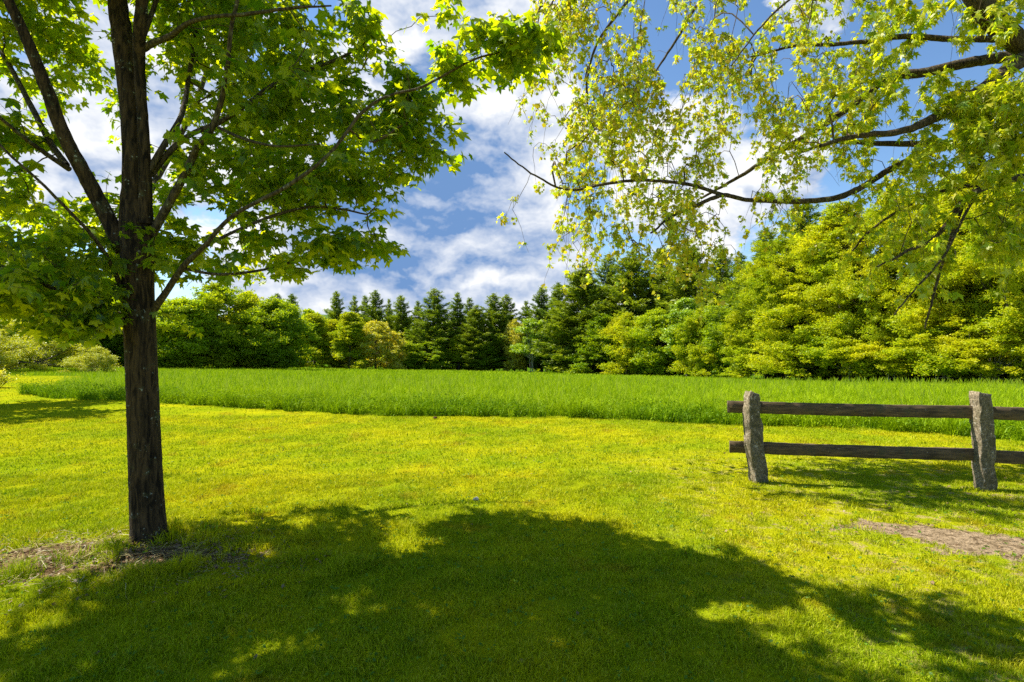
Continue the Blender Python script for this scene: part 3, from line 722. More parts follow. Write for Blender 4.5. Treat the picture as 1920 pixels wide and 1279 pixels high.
    masses = [(1180, 110, 7.8, 230, 150, 1.1, 4.0), (1060, 60, 7.6, 120, 70, .8, 1.6), (1060, 290, 7.5, 120, 130, .8, 2.0), (1250, 330, 7.9, 190, 110, 1.1, 1.9), (1150, 430, 7.6, 160, 70, .7, 1.2),
              (1380, 200, 8.4, 200, 150, 1.2, 2.8), (1550, 230, 8.2, 190, 120, 1.1, 2.4), (1500, 60, 8.2, 220, 90, 1.2, 1.7), (1720, 180, 7.9, 170, 120, 1.1, 1.7),
              (1850, 210, 7.4, 130, 120, .8, 1.7), (1400, 380, 8.0, 180, 80, .9, 1.0), (1620, 340, 8.2, 180, 70, .9, .9), (1740, 440, 7.7, 170, 100, .8, 1.2), (1860, 420, 7.6, 120, 90, .8, .9),
              (1200, 0, 8.2, 300, 90, 1.2, 1.6), (1800, 20, 7.9, 170, 70, 1.0, .8), (1000, 400, 7.4, 60, 80, .4, .35), (1300, 470, 7.8, 120, 60, .5, .35)]
    ells = [(P(a, b, d-.15), np.array([rx*d/F, rd*1.25, ry*d/F]), w) for a, b, d, rx, ry, rd, w in masses]
    ells += [(np.array([6.5, 8, 8]), np.array([3.5, 3, 1.2]), 1.2), (np.array([3.5, 8, 7.5]), np.array([2.5, 2, .8]), .7)]
    T = sample_ellipsoids(ells, 3700, rng, .1)
    pxx = 960+T[:, 0]/T[:, 1]*F; pyy = 640-(T[:, 2]-H)/T[:, 1]*F
    nse = n2d(pxx*.01, pyy*.01, 1.6, 44)
    n3 = n2d(T[:, 0], T[:, 2], 4.2, 81)*.5+n2d(T[:, 1]*1.2, T[:, 2]+T[:, 0], 3.6, 82)*.5
    bad = (n3 < .42) | (pxx < 945) | (nse < .3) | ((pxx < 1000) & (pyy < 60))
    for (qx, qy) in [ground_at(1420, 905), ground_at(1845, 920)]:
        for hz in (.3, .7, 1.1):
            v = T-np.array([qx, qy, hz]); al = v@np.array(sun_dir); bad |= np.linalg.norm(v-al[:, None]*np.array(sun_dir), axis=1) < .42
    T = T[~bad]
    arr, paths, cc, nb = grow(nodes, T, rng, .14, .9, .10)
    # hanging tips under every twig end
    V, Q = twig_mesh(arr, paths, cc, .0029, .018, .40, 3)
    parts = [(V, Q)]
    pos, outw = [], []
    for idx in paths:
        tip = arr[idx[-1]]; pts = arr[idx]
        if rng.random() < .8:
            L = rng.uniform(.1, .65); ddx = rng.normal(0, .16, 2)
            t = np.linspace(0, 1, 5); hang = tip+np.stack([ddx[0]*t*L*2+rng.normal(0, .01, 5), ddx[1]*t*L*2, -L*t**1.2], -1)
            parts.append(tube(hang, np.linspace(.0033, .0016, 5), 3)); pts = np.vstack([pts[-3:], hang])
        ncl = rng.integers(3, 5)
        for c in range(ncl):
            s = (1-rng.random()**1.6*.85)*(len(pts)-1); i = min(int(s), len(pts)-2); p = pts[i]+(pts[i+1]-pts[i])*(s-i)
            cc0 = p+rng.normal(0, .03, 3)
            for _ in range(rng.integers(5, 10)):
                off = rng.normal(0, 1, 3); off[2] -= .3; off /= np.linalg.norm(off)
                pos.append(cc0+off*rng.uniform(.01, .07)); outw.append(off)
    V, Q = join(parts)
    np_mesh('twigs', V+inv, Q, M['bark_twig'], root, smooth=True)
    pos = np.array(pos); outw = np.array(outw); kp = np.ones(len(pos), bool)
    for (qx, qy) in [ground_at(1412, 905), ground_at(1835, 920)]:
        for hz in (.1, .35, .6, .85, 1.1):
            v = pos-np.array([qx, qy, hz]); al = v@np.array(sun_dir); kp &= np.linalg.norm(v-al[:, None]*np.array(sun_dir), axis=1) > .24
    pos, outw = pos[kp], outw[kp]
    px = 960+pos[:, 0]/pos[:, 1]*F
    size = np.clip(rng.normal(.043, .013, len(pos)), .018, .075)*(1+.8*sstep(1450, 1850, px))
    seed = (rng.random(len(pos)) < .3*(1-sstep(1350, 1700, px)))
    V, T2, rv = place_leaves(pos[~seed], size[~seed], rng, maple_template(1), .7, outw[~seed], .6)
    np_mesh('crown', V+inv, T2, M['spring_leaf'], root, attr=rv)
    V, T2, rv = place_leaves(pos[seed], size[seed]*.8, rng, maple_template(0), 1.0, outw[seed], .7)
    np_mesh('blossom', V+inv, T2, M['seed_leaf'], root, attr=rv)

# ------------------------------------------------------------------ wood edge: prototypes
def quads(pos, size, rng, aspect=1.0, upbias=0.4, axis=None, normal=None):
    n = len(pos)
    if axis is None:
        a = rng.normal(size=(n, 3)); a[:, 2] *= .6
    else: a = axis + rng.normal(0, .35, (n, 3))
    a /= np.linalg.norm(a, axis=1)[:, None]
    nn = rng.normal(size=(n, 3))*.9; nn[:, 2] += upbias
    if normal is not None: nn += normal*.6
    b = np.cross(nn, a); b /= np.linalg.norm(b, axis=1)[:, None]+1e-9
    s = size[:, None]
    nz = np.cross(a, b)*s*.22
    V = np.stack([pos-a*s, pos-b*s*aspect*.6+nz, pos+a*s, pos+b*s*aspect*.6+nz], 1).reshape(-1, 3)
    i = np.arange(n)[:, None]*4
    T = np.concatenate([i+[[0, 1, 2]], i+[[0, 2, 3]]], 1).reshape(-1, 3)
    return V, T, np.repeat(rng.random(n), 4)
def crown_points(rng, Ht, Rw, n, low=.12, lumps=60, shape='oval', lumpr=.17):
    """leafy boughs spread through the crown, every bough carrying many small uneven sprays of leaves"""
    c = []
    while len(c) < lumps:
        h = rng.random()**.85; z = low+(1-low)*h
        if shape == 'oval': prof = math.sin(PI*min(1, (h*.86+.12)))**.62
        elif shape == 'cone': prof = (1-h)**.7*.95+.08
        else: prof = math.sqrt(max(0, 1-(h*1.02)**2.6))*.95
        r = prof*Rw*math.sqrt(rng.uniform(.2, 1.0)); a = rng.uniform(0, 2*PI)
        r *= 1+.16*math.sin(a*3+z*5)+.10*math.sin(a*7+z*11)
        c.append((r*math.cos(a), r*math.sin(a), z*Ht, prof))
    c = np.array(c)
    lr = lumpr*Rw*2*rng.uniform(.45, 1.25, lumps)*(.55+.45*c[:, 3])
    ns = 16; m = lumps*ns
    ch = np.repeat(np.arange(lumps), ns)
    d = rng.normal(size=(m, 3)); d /= np.linalg.norm(d, axis=1)[:, None]
    sc = c[ch, :3]+d*(lr[ch]*rng.uniform(.3, 1.15, m))[:, None]*np.array([1, 1, .7])
    sr = lr[ch]*rng.uniform(.10, .34, m)
    k = rng.choice(m, n, p=sr**1.7/np.sum(sr**1.7))
    g = rng.normal(size=(n, 3))*np.array([1, 1, .55])
    p = sc[k]+g*sr[k][:, None]*.8
    p[:, 2] = np.maximum(p[:, 2], .15+rng.random(n)*.4)
    dd = d[k]*.5+g*.2
    return p, dd, c
def make_deciduous(name, Ht, Rw, n, leaf, mat, bark, seed, low=.12, lumps=60, shape='oval', lumpr=.17, lean=0.0, stems=1):
    rng = np.random.default_rng(seed)
    root = bpy.data.objects.new(name, None); COL.objects.link(root)
    p, d, c = crown_points(rng, Ht, Rw, n, low, lumps, shape, lumpr)
    tubes = []
    for s in range(stems):
        ox, oy = (0, 0) if stems == 1 else (rng.uniform(-.3, .3)*Rw*.5, rng.uniform(-.2, .2)*Rw*.5)
        lx = lean*Ht*rng.uniform(.7, 1.2)
        sp_ = smooth_path([(ox, oy, -.5), (ox*1.1+lx*.15, oy, Ht*.2), (ox*1.4+lx*.4, oy*1.2+rng.normal(0, .1), Ht*.45), (ox*1.6+lx*.7, oy*1.4, Ht*.7), (ox*1.5+lx, oy, Ht*.93)], np.array([1.25, 1, .75, .45, .1])*Ht*(.016 if stems == 1 else .0042), 4)
        tubes.append(tube(sp_[0], sp_[1], 7, .05, rng))
        for k in rng.choice(len(c), min(len(c), 26//stems), replace=False):
            t = c[k, :3]; zz = max(.15*Ht, t[2]-math.hypot(t[0], t[1])*.8); zz = min(zz, Ht*.85)
            i = int(np.argmin(np.abs(sp_[0][:, 2]-zz))); a = sp_[0][i]
            mid = (a+t)/2+np.array([0, 0, -.06*Ht*rng.random()])
            q = smooth_path([a, mid, t], [Ht*.006, Ht*.004, Ht*.0012], 3); tubes.append(tube(q[0], q[1], 4))
    V, Q = join(tubes); np_mesh('trunk', V, Q, M[bark], root, smooth=True)
    V, T, rv = quads(p, leaf*rng.uniform(.6, 1.3, n), rng, 1.1, .5, normal=d)
    np_mesh('crown', V, T, M[mat], root, attr=rv)
    return root
def make_pine(name, Ht, Rw, mat, seed, bare=.12, dens=1.0, irregular=.35, tip=.25):
    rng = np.random.default_rng(seed)
    root = bpy.data.objects.new(name, None); COL.objects.link(root)
    tubes = []
    tx = np.array([[0, 0, -.5], [.0, .02*Ht*rng.normal()*.3, Ht*.5], [0, 0, Ht]])
    sp_ = smooth_path(tx, [Ht*.014, Ht*.009, Ht*.0015], 5); tubes.append(tube(sp_[0], sp_[1], 7, .04, rng))
    pos, ax, sz = [], [], []
    z = Ht*bare
    while z < Ht*.985:
        h = (z/Ht-bare)/(1-bare)
        prof = (1-h)**.78*(.72+.28*min(1, h*3)) + .02
        nb = rng.integers(4, 7); a0 = rng.uniform(0, 2*PI)
        for b in range(nb):
            if rng.random() < .10*irregular*2: continue
            a = a0+b*2*PI/nb+rng.normal(0, .2); L = Rw*prof*rng.uniform(1-irregular, 1+irregular*.6)
            ca, sa = math.cos(a), math.sin(a); rise = rng.uniform(.02, .22)+.45*h
            t = np.linspace(0, 1, 5)
            pts = np.stack([ca*L*t, sa*L*t, z+rise*L*(t**1.6)-.06*L*np.sin(t*PI)], -1)
            tubes.append(tube(pts, np.linspace(Ht*.0032*(1.1-h), .01, 5), 3))
            k = max(5, int(L*15*dens))
            s = rng.uniform(.18, 1.03, k)
            side = rng.normal(0, .17, k)*L*(1.1-.6*s)
            px = ca*L*s-sa*side; py = sa*L*s+ca*side
            pz = z+rise*L*s**1.6-.06*L*np.sin(s*PI)+rng.normal(.03, .07, k)*(1+.3*L)
            pos.append(np.stack([px, py, pz], -1))
            ax.append(np.stack([ca*np.ones(k)-sa*np.sign(side)*.5, sa*np.ones(k)+ca*np.sign(side)*.5, np.full(k, .45)], -1))
            sz.append(np.full(k, 1.0)*(.7+.5*(1-h)))
        z += Ht*rng.uniform(.018, .034)
    pos = np.concatenate(pos); ax = np.concatenate(ax); sz = np.concatenate(sz)
    # each clump is a spray of needle bunches
    rep = 4; pos2 = np.repeat(pos, rep, axis=0)+rng.normal(0, .11, (len(pos)*rep, 3)); ax2 = np.repeat(ax, rep, axis=0)+rng.normal(0, .55, (len(pos)*rep, 3))
    V, T, rv = quads(pos2, np.repeat(sz, rep)*tip*rng.uniform(.6, 1.2, len(pos2)), rng, .42, .8, axis=ax2)
    V2, Q = join(tubes); np_mesh('trunk', V2, Q, M['bark_far'], root, smooth=True)
    np_mesh('crown', V, T, M[mat], root, attr=rv)
    return root

PROTO = {}
def protos():
    PROTO['oval'] = make_deciduous('deciduous_tree', 10, 4.0, 60000, .115, 'dec_green', 'bark_far', 1, .05, 120, 'oval')
    PROTO['round'] = make_deciduous('deciduous_tree', 10, 4.6, 60000, .115, 'dec_yellow', 'bark_far', 2, .04, 120, 'dome', .15)
    PROTO['tall'] = make_deciduous('deciduous_tree', 13, 3.6, 60000, .115, 'dec_green', 'bark_far', 3, .06, 130, 'cone', .2)
    PROTO['big'] = make_deciduous('deciduous_tree', 14, 5.4, 170000, .068, 'dec_yellow', 'bark_far', 4, .10, 210, 'oval', .095)
    PROTO['bigb'] = make_deciduous('deciduous_tree', 14, 5.0, 170000, .068, 'dec_yellow', 'bark_far', 14, .09, 210, 'cone', .105)
    PROTO['orange'] = make_deciduous('deciduous_tree', 9, 4.6, 34000, .13, 'dec_orange', 'bark_far', 5, .06, 110, 'dome', .14)
    PROTO['birch'] = make_deciduous('birch_tree', 11, 2.9, 22000, .11, 'birch_leaf', 'bark_birch', 6, .28, 48, 'oval', .17, .04, 3)
    PROTO['shrub'] = make_deciduous('shrub', 4.5, 3.0, 40000, .05, 'shrub_leaf', 'bark_far', 7, .04, 70, 'dome', .13, 0, 4)
    PROTO['under'] = make_deciduous('understory_tree', 5, 2.6, 34000, .065, 'dec_green', 'bark_birch', 8, .12, 50, 'dome', .16, .12, 3)
    PROTO['pine'] = make_pine('pine_tree', 18, 3.9, 'pine_needle', 9, .06, 1.5, .55, .25)
    PROTO['pineb'] = make_pine('pine_tree', 18, 3.3, 'pine_needle', 10, .10, 1.5, .55, .25)
    PROTO['pinec'] = make_pine('pine_tree', 18, 4.4, 'pine_light', 11, .03, 1.7, .35, .25)
    for p in PROTO.values():
        p['h'] = max(v[2] for v in p.children[-1].bound_box)
USED = set()
def copy_tree(kind, px, top, d, width, label, cat, group, mat=None, rz=None, name=None):
    """stand a tree of a kind at a bearing and depth, as tall and wide as it shows"""
    p = PROTO[kind]; x = (px-960)/F*d; z = tz(x, d)
    hh = H+(640-top)/F*d - z
    if kind in USED:
        o = p.copy(); COL.objects.link(o)
        for ch in p.children:
            c = ch.copy(); COL.objects.link(c); c.parent = o
    else: o = p; USED.add(kind)
    sz = hh/PROTO_H[kind]; sx = (width/F*d)/PROTO_W[kind]*(1.12 if kind.startswith('pine') else 1.0)
    o.location = (x, d, z); o.scale = (sx, sx, sz); o.rotation_euler = (0, 0, random.uniform(0, 6.28) if rz is None else rz)
    if name: o.name = name
    if mat:
        for c in o.children:
            if c.name.startswith('crown'):
                c.material_slots[0].link = 'OBJECT'; c.material_slots[0].material = M[mat]
    tag(o, label, cat, group)
    return o
PROTO_H, PROTO_W = {}, {}

WOODS = [
 # kind, px, top, depth, width px, material, label
 ('shrub', 62, 572, 44, 190, None, 'pale yellow green rounded shrub, largest at the far left end of the field'),
 ('shrub', 172, 650, 40, 80, None, 'small yellow green bush just left of the dark maple trunk'),
 ('shrub', -30, 600, 38, 150, None, 'pale bush cut by the left edge of the view'),
 ('oval', 120, 500, 70, 170, None, 'dark green tree rising behind the pale shrubs at left'),
 ('tall', 30, 470, 78, 160, None, 'dark tall tree behind the shrubs at the left edge'),
 ('oval', 215, 520, 68, 130, None, 'green tree partly hidden by the maple trunk, behind the field'),
 ('oval', 345, 560, 66, 130, None, 'dark green tree immediately right of the maple trunk, across the field'),
 ('round', 408, 532, 70, 130, None, 'broad green tree with sunlit yellow top, second right of the maple trunk'),
 ('round', 462, 548, 74, 110, None, 'yellow topped tree between two green ones left of the gap in the woods'),
 ('oval', 515, 560, 72, 110, 'dec_green', 'full rounded green tree whose right side ends the near left grove'),
 ('tall', 590, 588, 100, 74, 'dec_yellow', 'narrow mid green tree just right of the near left grove'),
 ('tall', 625, 600, 104, 62, 'dec_yellow', 'slim green tree between two taller pointed ones left of centre'),
 ('tall', 656, 586, 98, 66, 'dec_yellow', 'narrow pointed yellow green tree left of the golden tinted one'),
 ('orange', 704, 603, 102, 92, None, 'low wide tree tinted golden by new leaves, in front of the pines'),
 ('round', 752, 640, 108, 60, 'dec_green', 'small green tree right of the golden tinted one'),
 ('round', 800, 642, 110, 70, 'dec_green', 'low dark green tree below the widest pine of the centre'),
 ('tall', 860, 628, 112, 56, 'dec_yellow', 'low pointed green tree right of the widest centre pine'),
 ('oval', 905, 640, 112, 60, None, 'low green tree below the right pair of centre pines'),
 ('round', 965, 600, 112, 40, 'dec_orange', 'small golden tinted tree tucked left of the white stemmed birch'),
 ('birch', 1000, 598, 104, 80, None, 'light green birch with thin white stems at the edge of the field'),
 ('pine', 548, 553, 125, 52, None, 'lone pine rising behind the near left grove'),
 ('pineb', 520, 552, 128, 44, None, 'thin pine top just above the near left grove'),
 ('pine', 631, 548, 124, 48, None, 'open crowned pine left of centre, layered branches against the sky'),
 ('pineb', 664, 556, 127, 34, None, 'slender pine right beside the open crowned one'),
 ('pineb', 684, 556, 122, 40, None, 'pine above the golden tinted tree, the left of a close pair'),
 ('pine', 704, 546, 120, 52, None, 'pine above the golden tinted tree, the right of a close pair'),
 ('pineb', 729, 562, 124, 26, None, 'spindly young pine between the close pair and the centre pines'),
 ('pine', 752, 556, 119, 58, None, 'dense pine left of the widest centre pine'),
 ('pineb', 783, 566, 124, 40, None, 'short pine squeezed against the widest centre pine'),
 ('pine', 814, 543, 114, 76, 'pine_needle', 'widest and tallest pine in the middle of the treeline'),
 ('pineb', 858, 550, 118, 48, None, 'straight pointed pine right of the widest centre pine'),
 ('pineb', 880, 560, 122, 40, None, 'slim pine between the straight pointed one and the twin topped one'),
 ('pinec', 893, 574, 112, 56, None, 'lighter green pine of middling height below the twin topped one'),
 ('pine', 926, 552, 115, 64, None, 'left stem of the twin topped pine right of centre'),
 ('pine', 950, 554, 118, 60, None, 'right stem of the twin topped pine right of centre'),
 ('pineb', 986, 566, 120, 40, None, 'shorter pine behind the white stemmed birch'),
 ('pine', 1016, 540, 112, 62, None, 'dark pine rising over the white stemmed birch'),
 ('pine', 1046, 532, 108, 66, None, 'dark tall pine next right of the birch'),
 ('pinec', 1092, 498, 92, 110, None, 'large yellow green pine whose boughs sweep down to the field'),
 ('pine', 1140, 480, 96, 90, None, 'dark pine behind the large yellow green one'),
 ('pinec', 1185, 472, 88, 110, None, 'broad pine behind the drooping spring branches, left of three'),
 ('pine', 1240, 470, 90, 90, None, 'dark pine behind the drooping spring branches, middle of three'),
 ('pinec', 1290, 452, 82, 110, None, 'tall pine behind the drooping spring branches, right of three'),
 ('pine', 1352, 462, 76, 84, None, 'pointed pine showing its top left of the big yellow tree'),
 ('pine', 1388, 478, 72, 76, None, 'pine leaning into the left flank of the big yellow tree'),
 ('tall', 1130, 590, 86, 90, 'dec_green', 'green tree low in front of the large yellow green pine'),
 ('round', 1175, 588, 82, 84, None, 'yellow green leafy tree in front of the broad pine'),
 ('oval', 1235, 580, 78, 96, 'dec_green', 'dark leafy tree in the hollow between two yellow ones'),
 ('birch', 1285, 560, 74, 90, None, 'thin white stemmed birch before the dark pines'),
 ('round', 1325, 575, 70, 90, None, 'yellow leafy tree left of the pointed pine'),
 ('oval', 1375, 560, 66, 100, 'dec_green', 'green leafy tree at the foot of the pointed pine'),
 ('big', 1475, 445, 55, 200, None, 'big bright yellow green tree, left end of the right hand wood'),
 ('pine', 1505, 380, 57, 150, None, 'dark pine topping out above the big yellow tree'),
 ('pine', 1438, 430, 60, 120, None, 'dark pine at the left shoulder of the big yellow tree'),
 ('bigb', 1580, 385, 49, 215, None, 'big yellow green tree above the left fence post, second of the right hand wood'),
 ('big', 1690, 360, 44, 225, None, 'tall dense yellow green tree above the middle of the fence'),
 ('bigb', 1810, 325, 40, 235, None, 'tall dense yellow green tree above the right fence post'),
 ('big', 1930, 300, 37, 280, None, 'tallest yellow green tree, cut by the right edge'),
 ('pinec', 1880, 330, 43, 200, None, 'olive green pine behind the tallest tree at the right edge'),
 ('pine', 1752, 372, 45, 150, None, 'dark pine standing between two tall yellow green trees'),
 ('under', 1420, 640, 56, 110, 'dec_yellow', 'low yellow green young tree at the edge left of the fence'),
 ('under', 1505, 628, 50, 110, None, 'low blue green young tree at the wood edge behind the left fence rail'),
 ('under', 1590, 612, 45, 120, None, 'leaning pale stemmed young tree at the wood edge behind the fence'),
 ('under', 1670, 625, 42, 110, 'dec_yellow', 'yellow green young tree with leaning grey stems behind the fence'),
 ('under', 1760, 612, 39, 130, None, 'low branching young tree at the wood edge near the right post'),
 ('under', 1850, 605, 36, 130, 'dec_yellow', 'yellow green young tree low at the wood edge above the right post'),
 ('under', 1200, 645, 80, 60, None, 'dark young tree at the foot of the middle pines'),
 ('under', 1330, 640, 68, 70, None, 'young tree at the foot of the pointed pine'),
]
def build_woods():
    protos()
    for k, p in PROTO.items():
        cr = [c for c in p.children if c.name.startswith('crown')][0]
        co = np.zeros(len(cr.data.vertices)*3, np.float32); cr.data.vertices.foreach_get('co', co); co = co.reshape(-1, 3)
        PROTO_H[k] = float(np.percentile(co[:, 2], 99.9)); PROTO_W[k] = float(np.percentile(co[:, 0], 98)-np.percentile(co[:, 0], 2))
    for i, (kind, px, top, d, w, mat, label) in enumerate(WOODS):
        cat = {'shrub': 'shrub'}.get(kind, 'tree')
        group = {'shrub': 'pale shrubs left of the field', 'birch': 'birches along the field', 'under': 'young trees at the wood edge'}.get(kind, 'pines in the treeline' if kind.startswith('pine') else 'leafy trees in the treeline')
        copy_tree(kind, px, top, d, w, label, cat, group, mat)

def build_backwood():
    """the depth of the wood behind the trees one can tell apart: one mass of foliage and stems"""
    rng = np.random.default_rng(77)
    n = 150; parts = []; tubes = []
    P_ = []; 
    for i in range(n):
        u = rng.uniform(-1.15, 1.15); fd = float(far_depth(u)); d = fd + rng.uniform(5, 22)
        x = u*d; z = tz(x, d); hgt = rng.uniform(8, 12) if fd > 90 else rng.uniform(6, 9.5)
        if u > .45: hgt = rng.uniform(9, 13)
        rw = rng.uniform(2.2, 3.6)
        m = 2600
        p, dd, c = crown_points(rng, hgt, rw, m, .02, 22, 'oval', .2)
        P_.append(p+[x, d, z])
        tubes.append(tube(np.array([[x, d, z-.5], [x+rng.normal(0, .4), d, z+hgt*.8]]), [.16, .05], 5))
    p = np.concatenate(P_)
    V, T, rv = quads(p, rng.uniform(.2, .42, len(p)), rng, 1.0, .4)
    o = np_mesh('woodland', V, T, M['dec_green'], attr=rv)
    tag(o, 'dim foliage deep in the wood between and behind the edge trees', 'woodland', kind='stuff')
    V, Q = join(tubes); o = np_mesh('woodland_stems', V, Q, M['bark_far'], smooth=True)
    tag(o, 'dark stems deep in the wood behind the edge trees', 'tree stems', kind='stuff')
    # forest floor litter strip: dark ground under the trees is the ground sheet itself

def build_hill():
    rng = np.random.default_rng(5)
    nx, ny = 160, 24
    xs = np.linspace(-900, 700, nx); ys = np.linspace(0, 1, ny)
    X, Y = np.meshgrid(xs, ys)
    prof = 52*np.exp(-((X+330)/260)**2)+26*np.exp(-((X-250)/300)**2)
    Z = -12+prof*np.sin(Y*PI*.5)+rng.random(X.shape)*3.0
    V = np.stack([X, 620+Y*260, Z], -1).reshape(-1, 3)
    i = np.arange(ny-1)[:, None]*nx; j = np.arange(nx-1)[None, :]
    Q = np.stack([i+j, i+j+1, i+nx+j+1, i+nx+j], -1).reshape(-1, 4)
    m = newmat('far_forest'); new, put, m_, vm, mix, noise, ramp = NT(m.node_tree)
    tc = new('ShaderNodeTexCoord'); nn = noise(tc.outputs['Object'], .12, 4, .7)
    d = new('ShaderNodeBsdfDiffuse'); put(d.inputs[0], mix(ramp(nn, .35, .65), rgb(.05, .10, .03), rgb(.12, .19, .05)))
    bp = new('ShaderNodeBump'); bp.inputs['Distance'].default_value = 4; put(bp.inputs['Height'], nn); put(d.inputs['Normal'], bp.outputs[0])
    o_ = new('ShaderNodeOutputMaterial'); put(o_.inputs[0], d.outputs[0])
    o = np_mesh('hill', V, Q, m, smooth=False); o['kind'] = 'structure'

def build_side_tree():
    """tree left of the view whose shade falls across the lawn"""
    rng = np.random.default_rng(303)
    bx, by = -14.8, 14.2
    base = np.array([bx, by, tz(bx, by)])
    root = thing('lawn_tree', 'leafy tree just beyond the left edge whose shade lies on the lawn', 'tree', tuple(base))
    p, d, c = crown_points(rng, 6.6, 2.5, 9000, .3, 40, 'oval', .17)
    V, T, rv = place_leaves(p, rng.uniform(.08, .14, len(p)), rng, maple_template(0), .5, d, .5)
    np_mesh('crown', V, T, M['maple_leaf'], root, attr=rv)
    tubes = []
    sp_ = smooth_path([(0, 0, -.3), (0, 0, 1.4), (.1, 0, 3.2), (0, .1, 6.0)], [.22, .17, .13, .03], 5); tubes.append(tube(sp_[0], sp_[1], 10, .04, rng))
    for k in range(24):
        t = c[k, :3]; z0 = max(1.2, t[2]-1.3); tubes.append(tube(np.array([[0, 0, z0], (t*.5+np.array([0, 0, z0*.5-.1])), t]), [.05, .03, .01], 5))
    V, Q = join(tubes); np_mesh('trunk', V, Q, M['bark_maple'], root, smooth=True)

# ------------------------------------------------------------------ fence
def granite():
    m = newmat('granite'); new, put, m_, vm, mix, noise, ramp = NT(m.node_tree)
    tc = new('ShaderNodeTexCoord'); v = tc.outputs['Object']
    n1 = noise(v, 60, 5, .75); n2 = noise(v, 7, 4, .6); n3 = noise(v, 22, 4, .7)
    c = mix(ramp(n1, .35, .65), rgb(.07, .05, .025), rgb(.36, .29, .19))
    c = mix(ramp(n2, .46, .66, 0, .7), c, rgb(.055, .050, .012))
    sx_ = new('ShaderNodeSeparateXYZ'); put(sx_.inputs[0], new('ShaderNodeNewGeometry').outputs['Normal'])
    c = mix(m_('MULTIPLY', ramp(sx_.outputs[1], -.45, -.9), ramp(n3, .30, .50, .9, .45)), c, rgb(.045, .040, .014))      # camera-facing sides darkened: their shade painted in, with some moss
    c = mix(ramp(n3, .60, .66, 0, .9), c, rgb(.42, .38, .31))
    c = mix(ramp(n3, .30, .40, .7, 0), c, rgb(.04, .035, .025))
    p = new('ShaderNodeBsdfPrincipled'); put(p.inputs['Base Color'], c); p.inputs['Roughness'].default_value = .92
    bp = new('ShaderNodeBump'); bp.inputs['Strength'].default_value = .45; bp.inputs['Distance'].default_value = .006
    put(bp.inputs['Height'], m_('ADD', n3, m_('MULTIPLY', n1, .5))); put(p.inputs['Normal'], bp.outputs[0])
    o = new('ShaderNodeOutputMaterial'); put(o.inputs[0], p.outputs[0]); return m
def plank_mat():
    m = newmat('weathered_plank'); new, put, m_, vm, mix, noise, ramp = NT(m.node_tree)
    tc = new('ShaderNodeTexCoord'); mp = new('ShaderNodeMapping'); put(mp.inputs[0], tc.outputs['Object']); mp.inputs['Scale'].default_value = (2.2, 30, 45)
    n1 = noise(mp.outputs[0], 1.0, 6, .65, .4); n2 = noise(tc.outputs['Object'], 5, 4, .6); n3 = noise(tc.outputs['Object'], 45, 3, .6)
    c = mix(ramp(n1, .32, .68), rgb(.035, .022, .009), rgb(.14, .090, .040))
    c = mix(ramp(n2, .5, .72, 0, .6), c, rgb(.055, .055, .02))
    c = mix(ramp(n3, .66, .74, 0, .7), c, rgb(.36, .34, .26))
    p = new('ShaderNodeBsdfPrincipled'); put(p.inputs['Base Color'], c); p.inputs['Roughness'].default_value = .85
    bp = new('ShaderNodeBump'); bp.inputs['Strength'].default_value = .6; bp.inputs['Distance'].default_value = .008
    put(bp.inputs['Height'], n1); put(p.inputs['Normal'], bp.outputs[0])
    o = new('ShaderNodeOutputMaterial'); put(o.inputs[0], p.outputs[0]); return m
def build_post(px_rows, d, depth_m, yaw, bear, mat, root, base, seed, name='post'):
    """rows: (py, left px, right px) of the front outline; a split stone with rough faces"""
    rng = np.random.default_rng(seed)
    rows = []
    ys = np.linspace(px_rows[0][0], px_rows[-1][0], 36)
    for y in ys:
        l = np.interp(y, [r[0] for r in px_rows], [r[1] for r in px_rows]); r_ = np.interp(y, [r[0] for r in px_rows], [r[2] for r in px_rows])
        rows.append((y, l, r_))
    # outline of the section, chamfered rectangle with extra points
    sec = []
    for a, b in [((-1, -1), (1, -1)), ((1, -1), (1, 1)), ((1, 1), (-1, 1)), ((-1, 1), (-1, -1))]:
        for t in np.linspace(.06, .94, 7): sec.append((a[0]+(b[0]-a[0])*t, a[1]+(b[1]-a[1])*t))
    sec = np.array(sec); n = len(sec)
    V = []
    off = np.zeros((n, 2))
    for k, (y, l, r_) in enumerate(rows):
        c = P((l+r_)/2, y, d); hw = (r_-l)/2*d/F
        w_ = (hw*math.cos(bear)-depth_m/2*math.sin(yaw+bear))/math.cos(yaw+bear)
        off = off*.6+rng.normal(0, .004, (n, 2))
        lx = sec[:, 0]*w_*1.0; ly = sec[:, 1]*depth_m/2
        big = .005*np.sin(k*.55+sec[:, 0]*3+seed)
        lx = lx+off[:, 0]+big; ly = ly+off[:, 1]
        X = c[0]+lx*math.cos(yaw)-ly*math.sin(yaw); Y = c[1]+lx*math.sin(yaw)+ly*math.cos(yaw)
        Z = np.full(n, c[2]) + (0 if k else (rng.normal(0, .006, n) - .02*sec[:, 0]))
        V.append(np.stack([X, Y, Z], -1))
    m = len(V); V = np.concatenate(V)
    i = np.arange(m-1)[:, None]*n; j = np.arange(n)[None, :]; j2 = (j+1) % n
    Q = np.stack([i+j2, i+j, i+n+j, i+n+j2], -1).reshape(-1, 4)
    V, Q = V, Q
    top = V[:n].mean(axis=0)+[0, 0, .008]
    V = np.vstack([V, top]); ti = len(V)-1
    T = np.concatenate([Q[:, [0, 1, 2]], Q[:, [0, 2, 3]], np.array([[k, (k+1) % n, ti] for k in range(n)])])
    return np_mesh(name, V-base, T, mat, root, smooth=False)
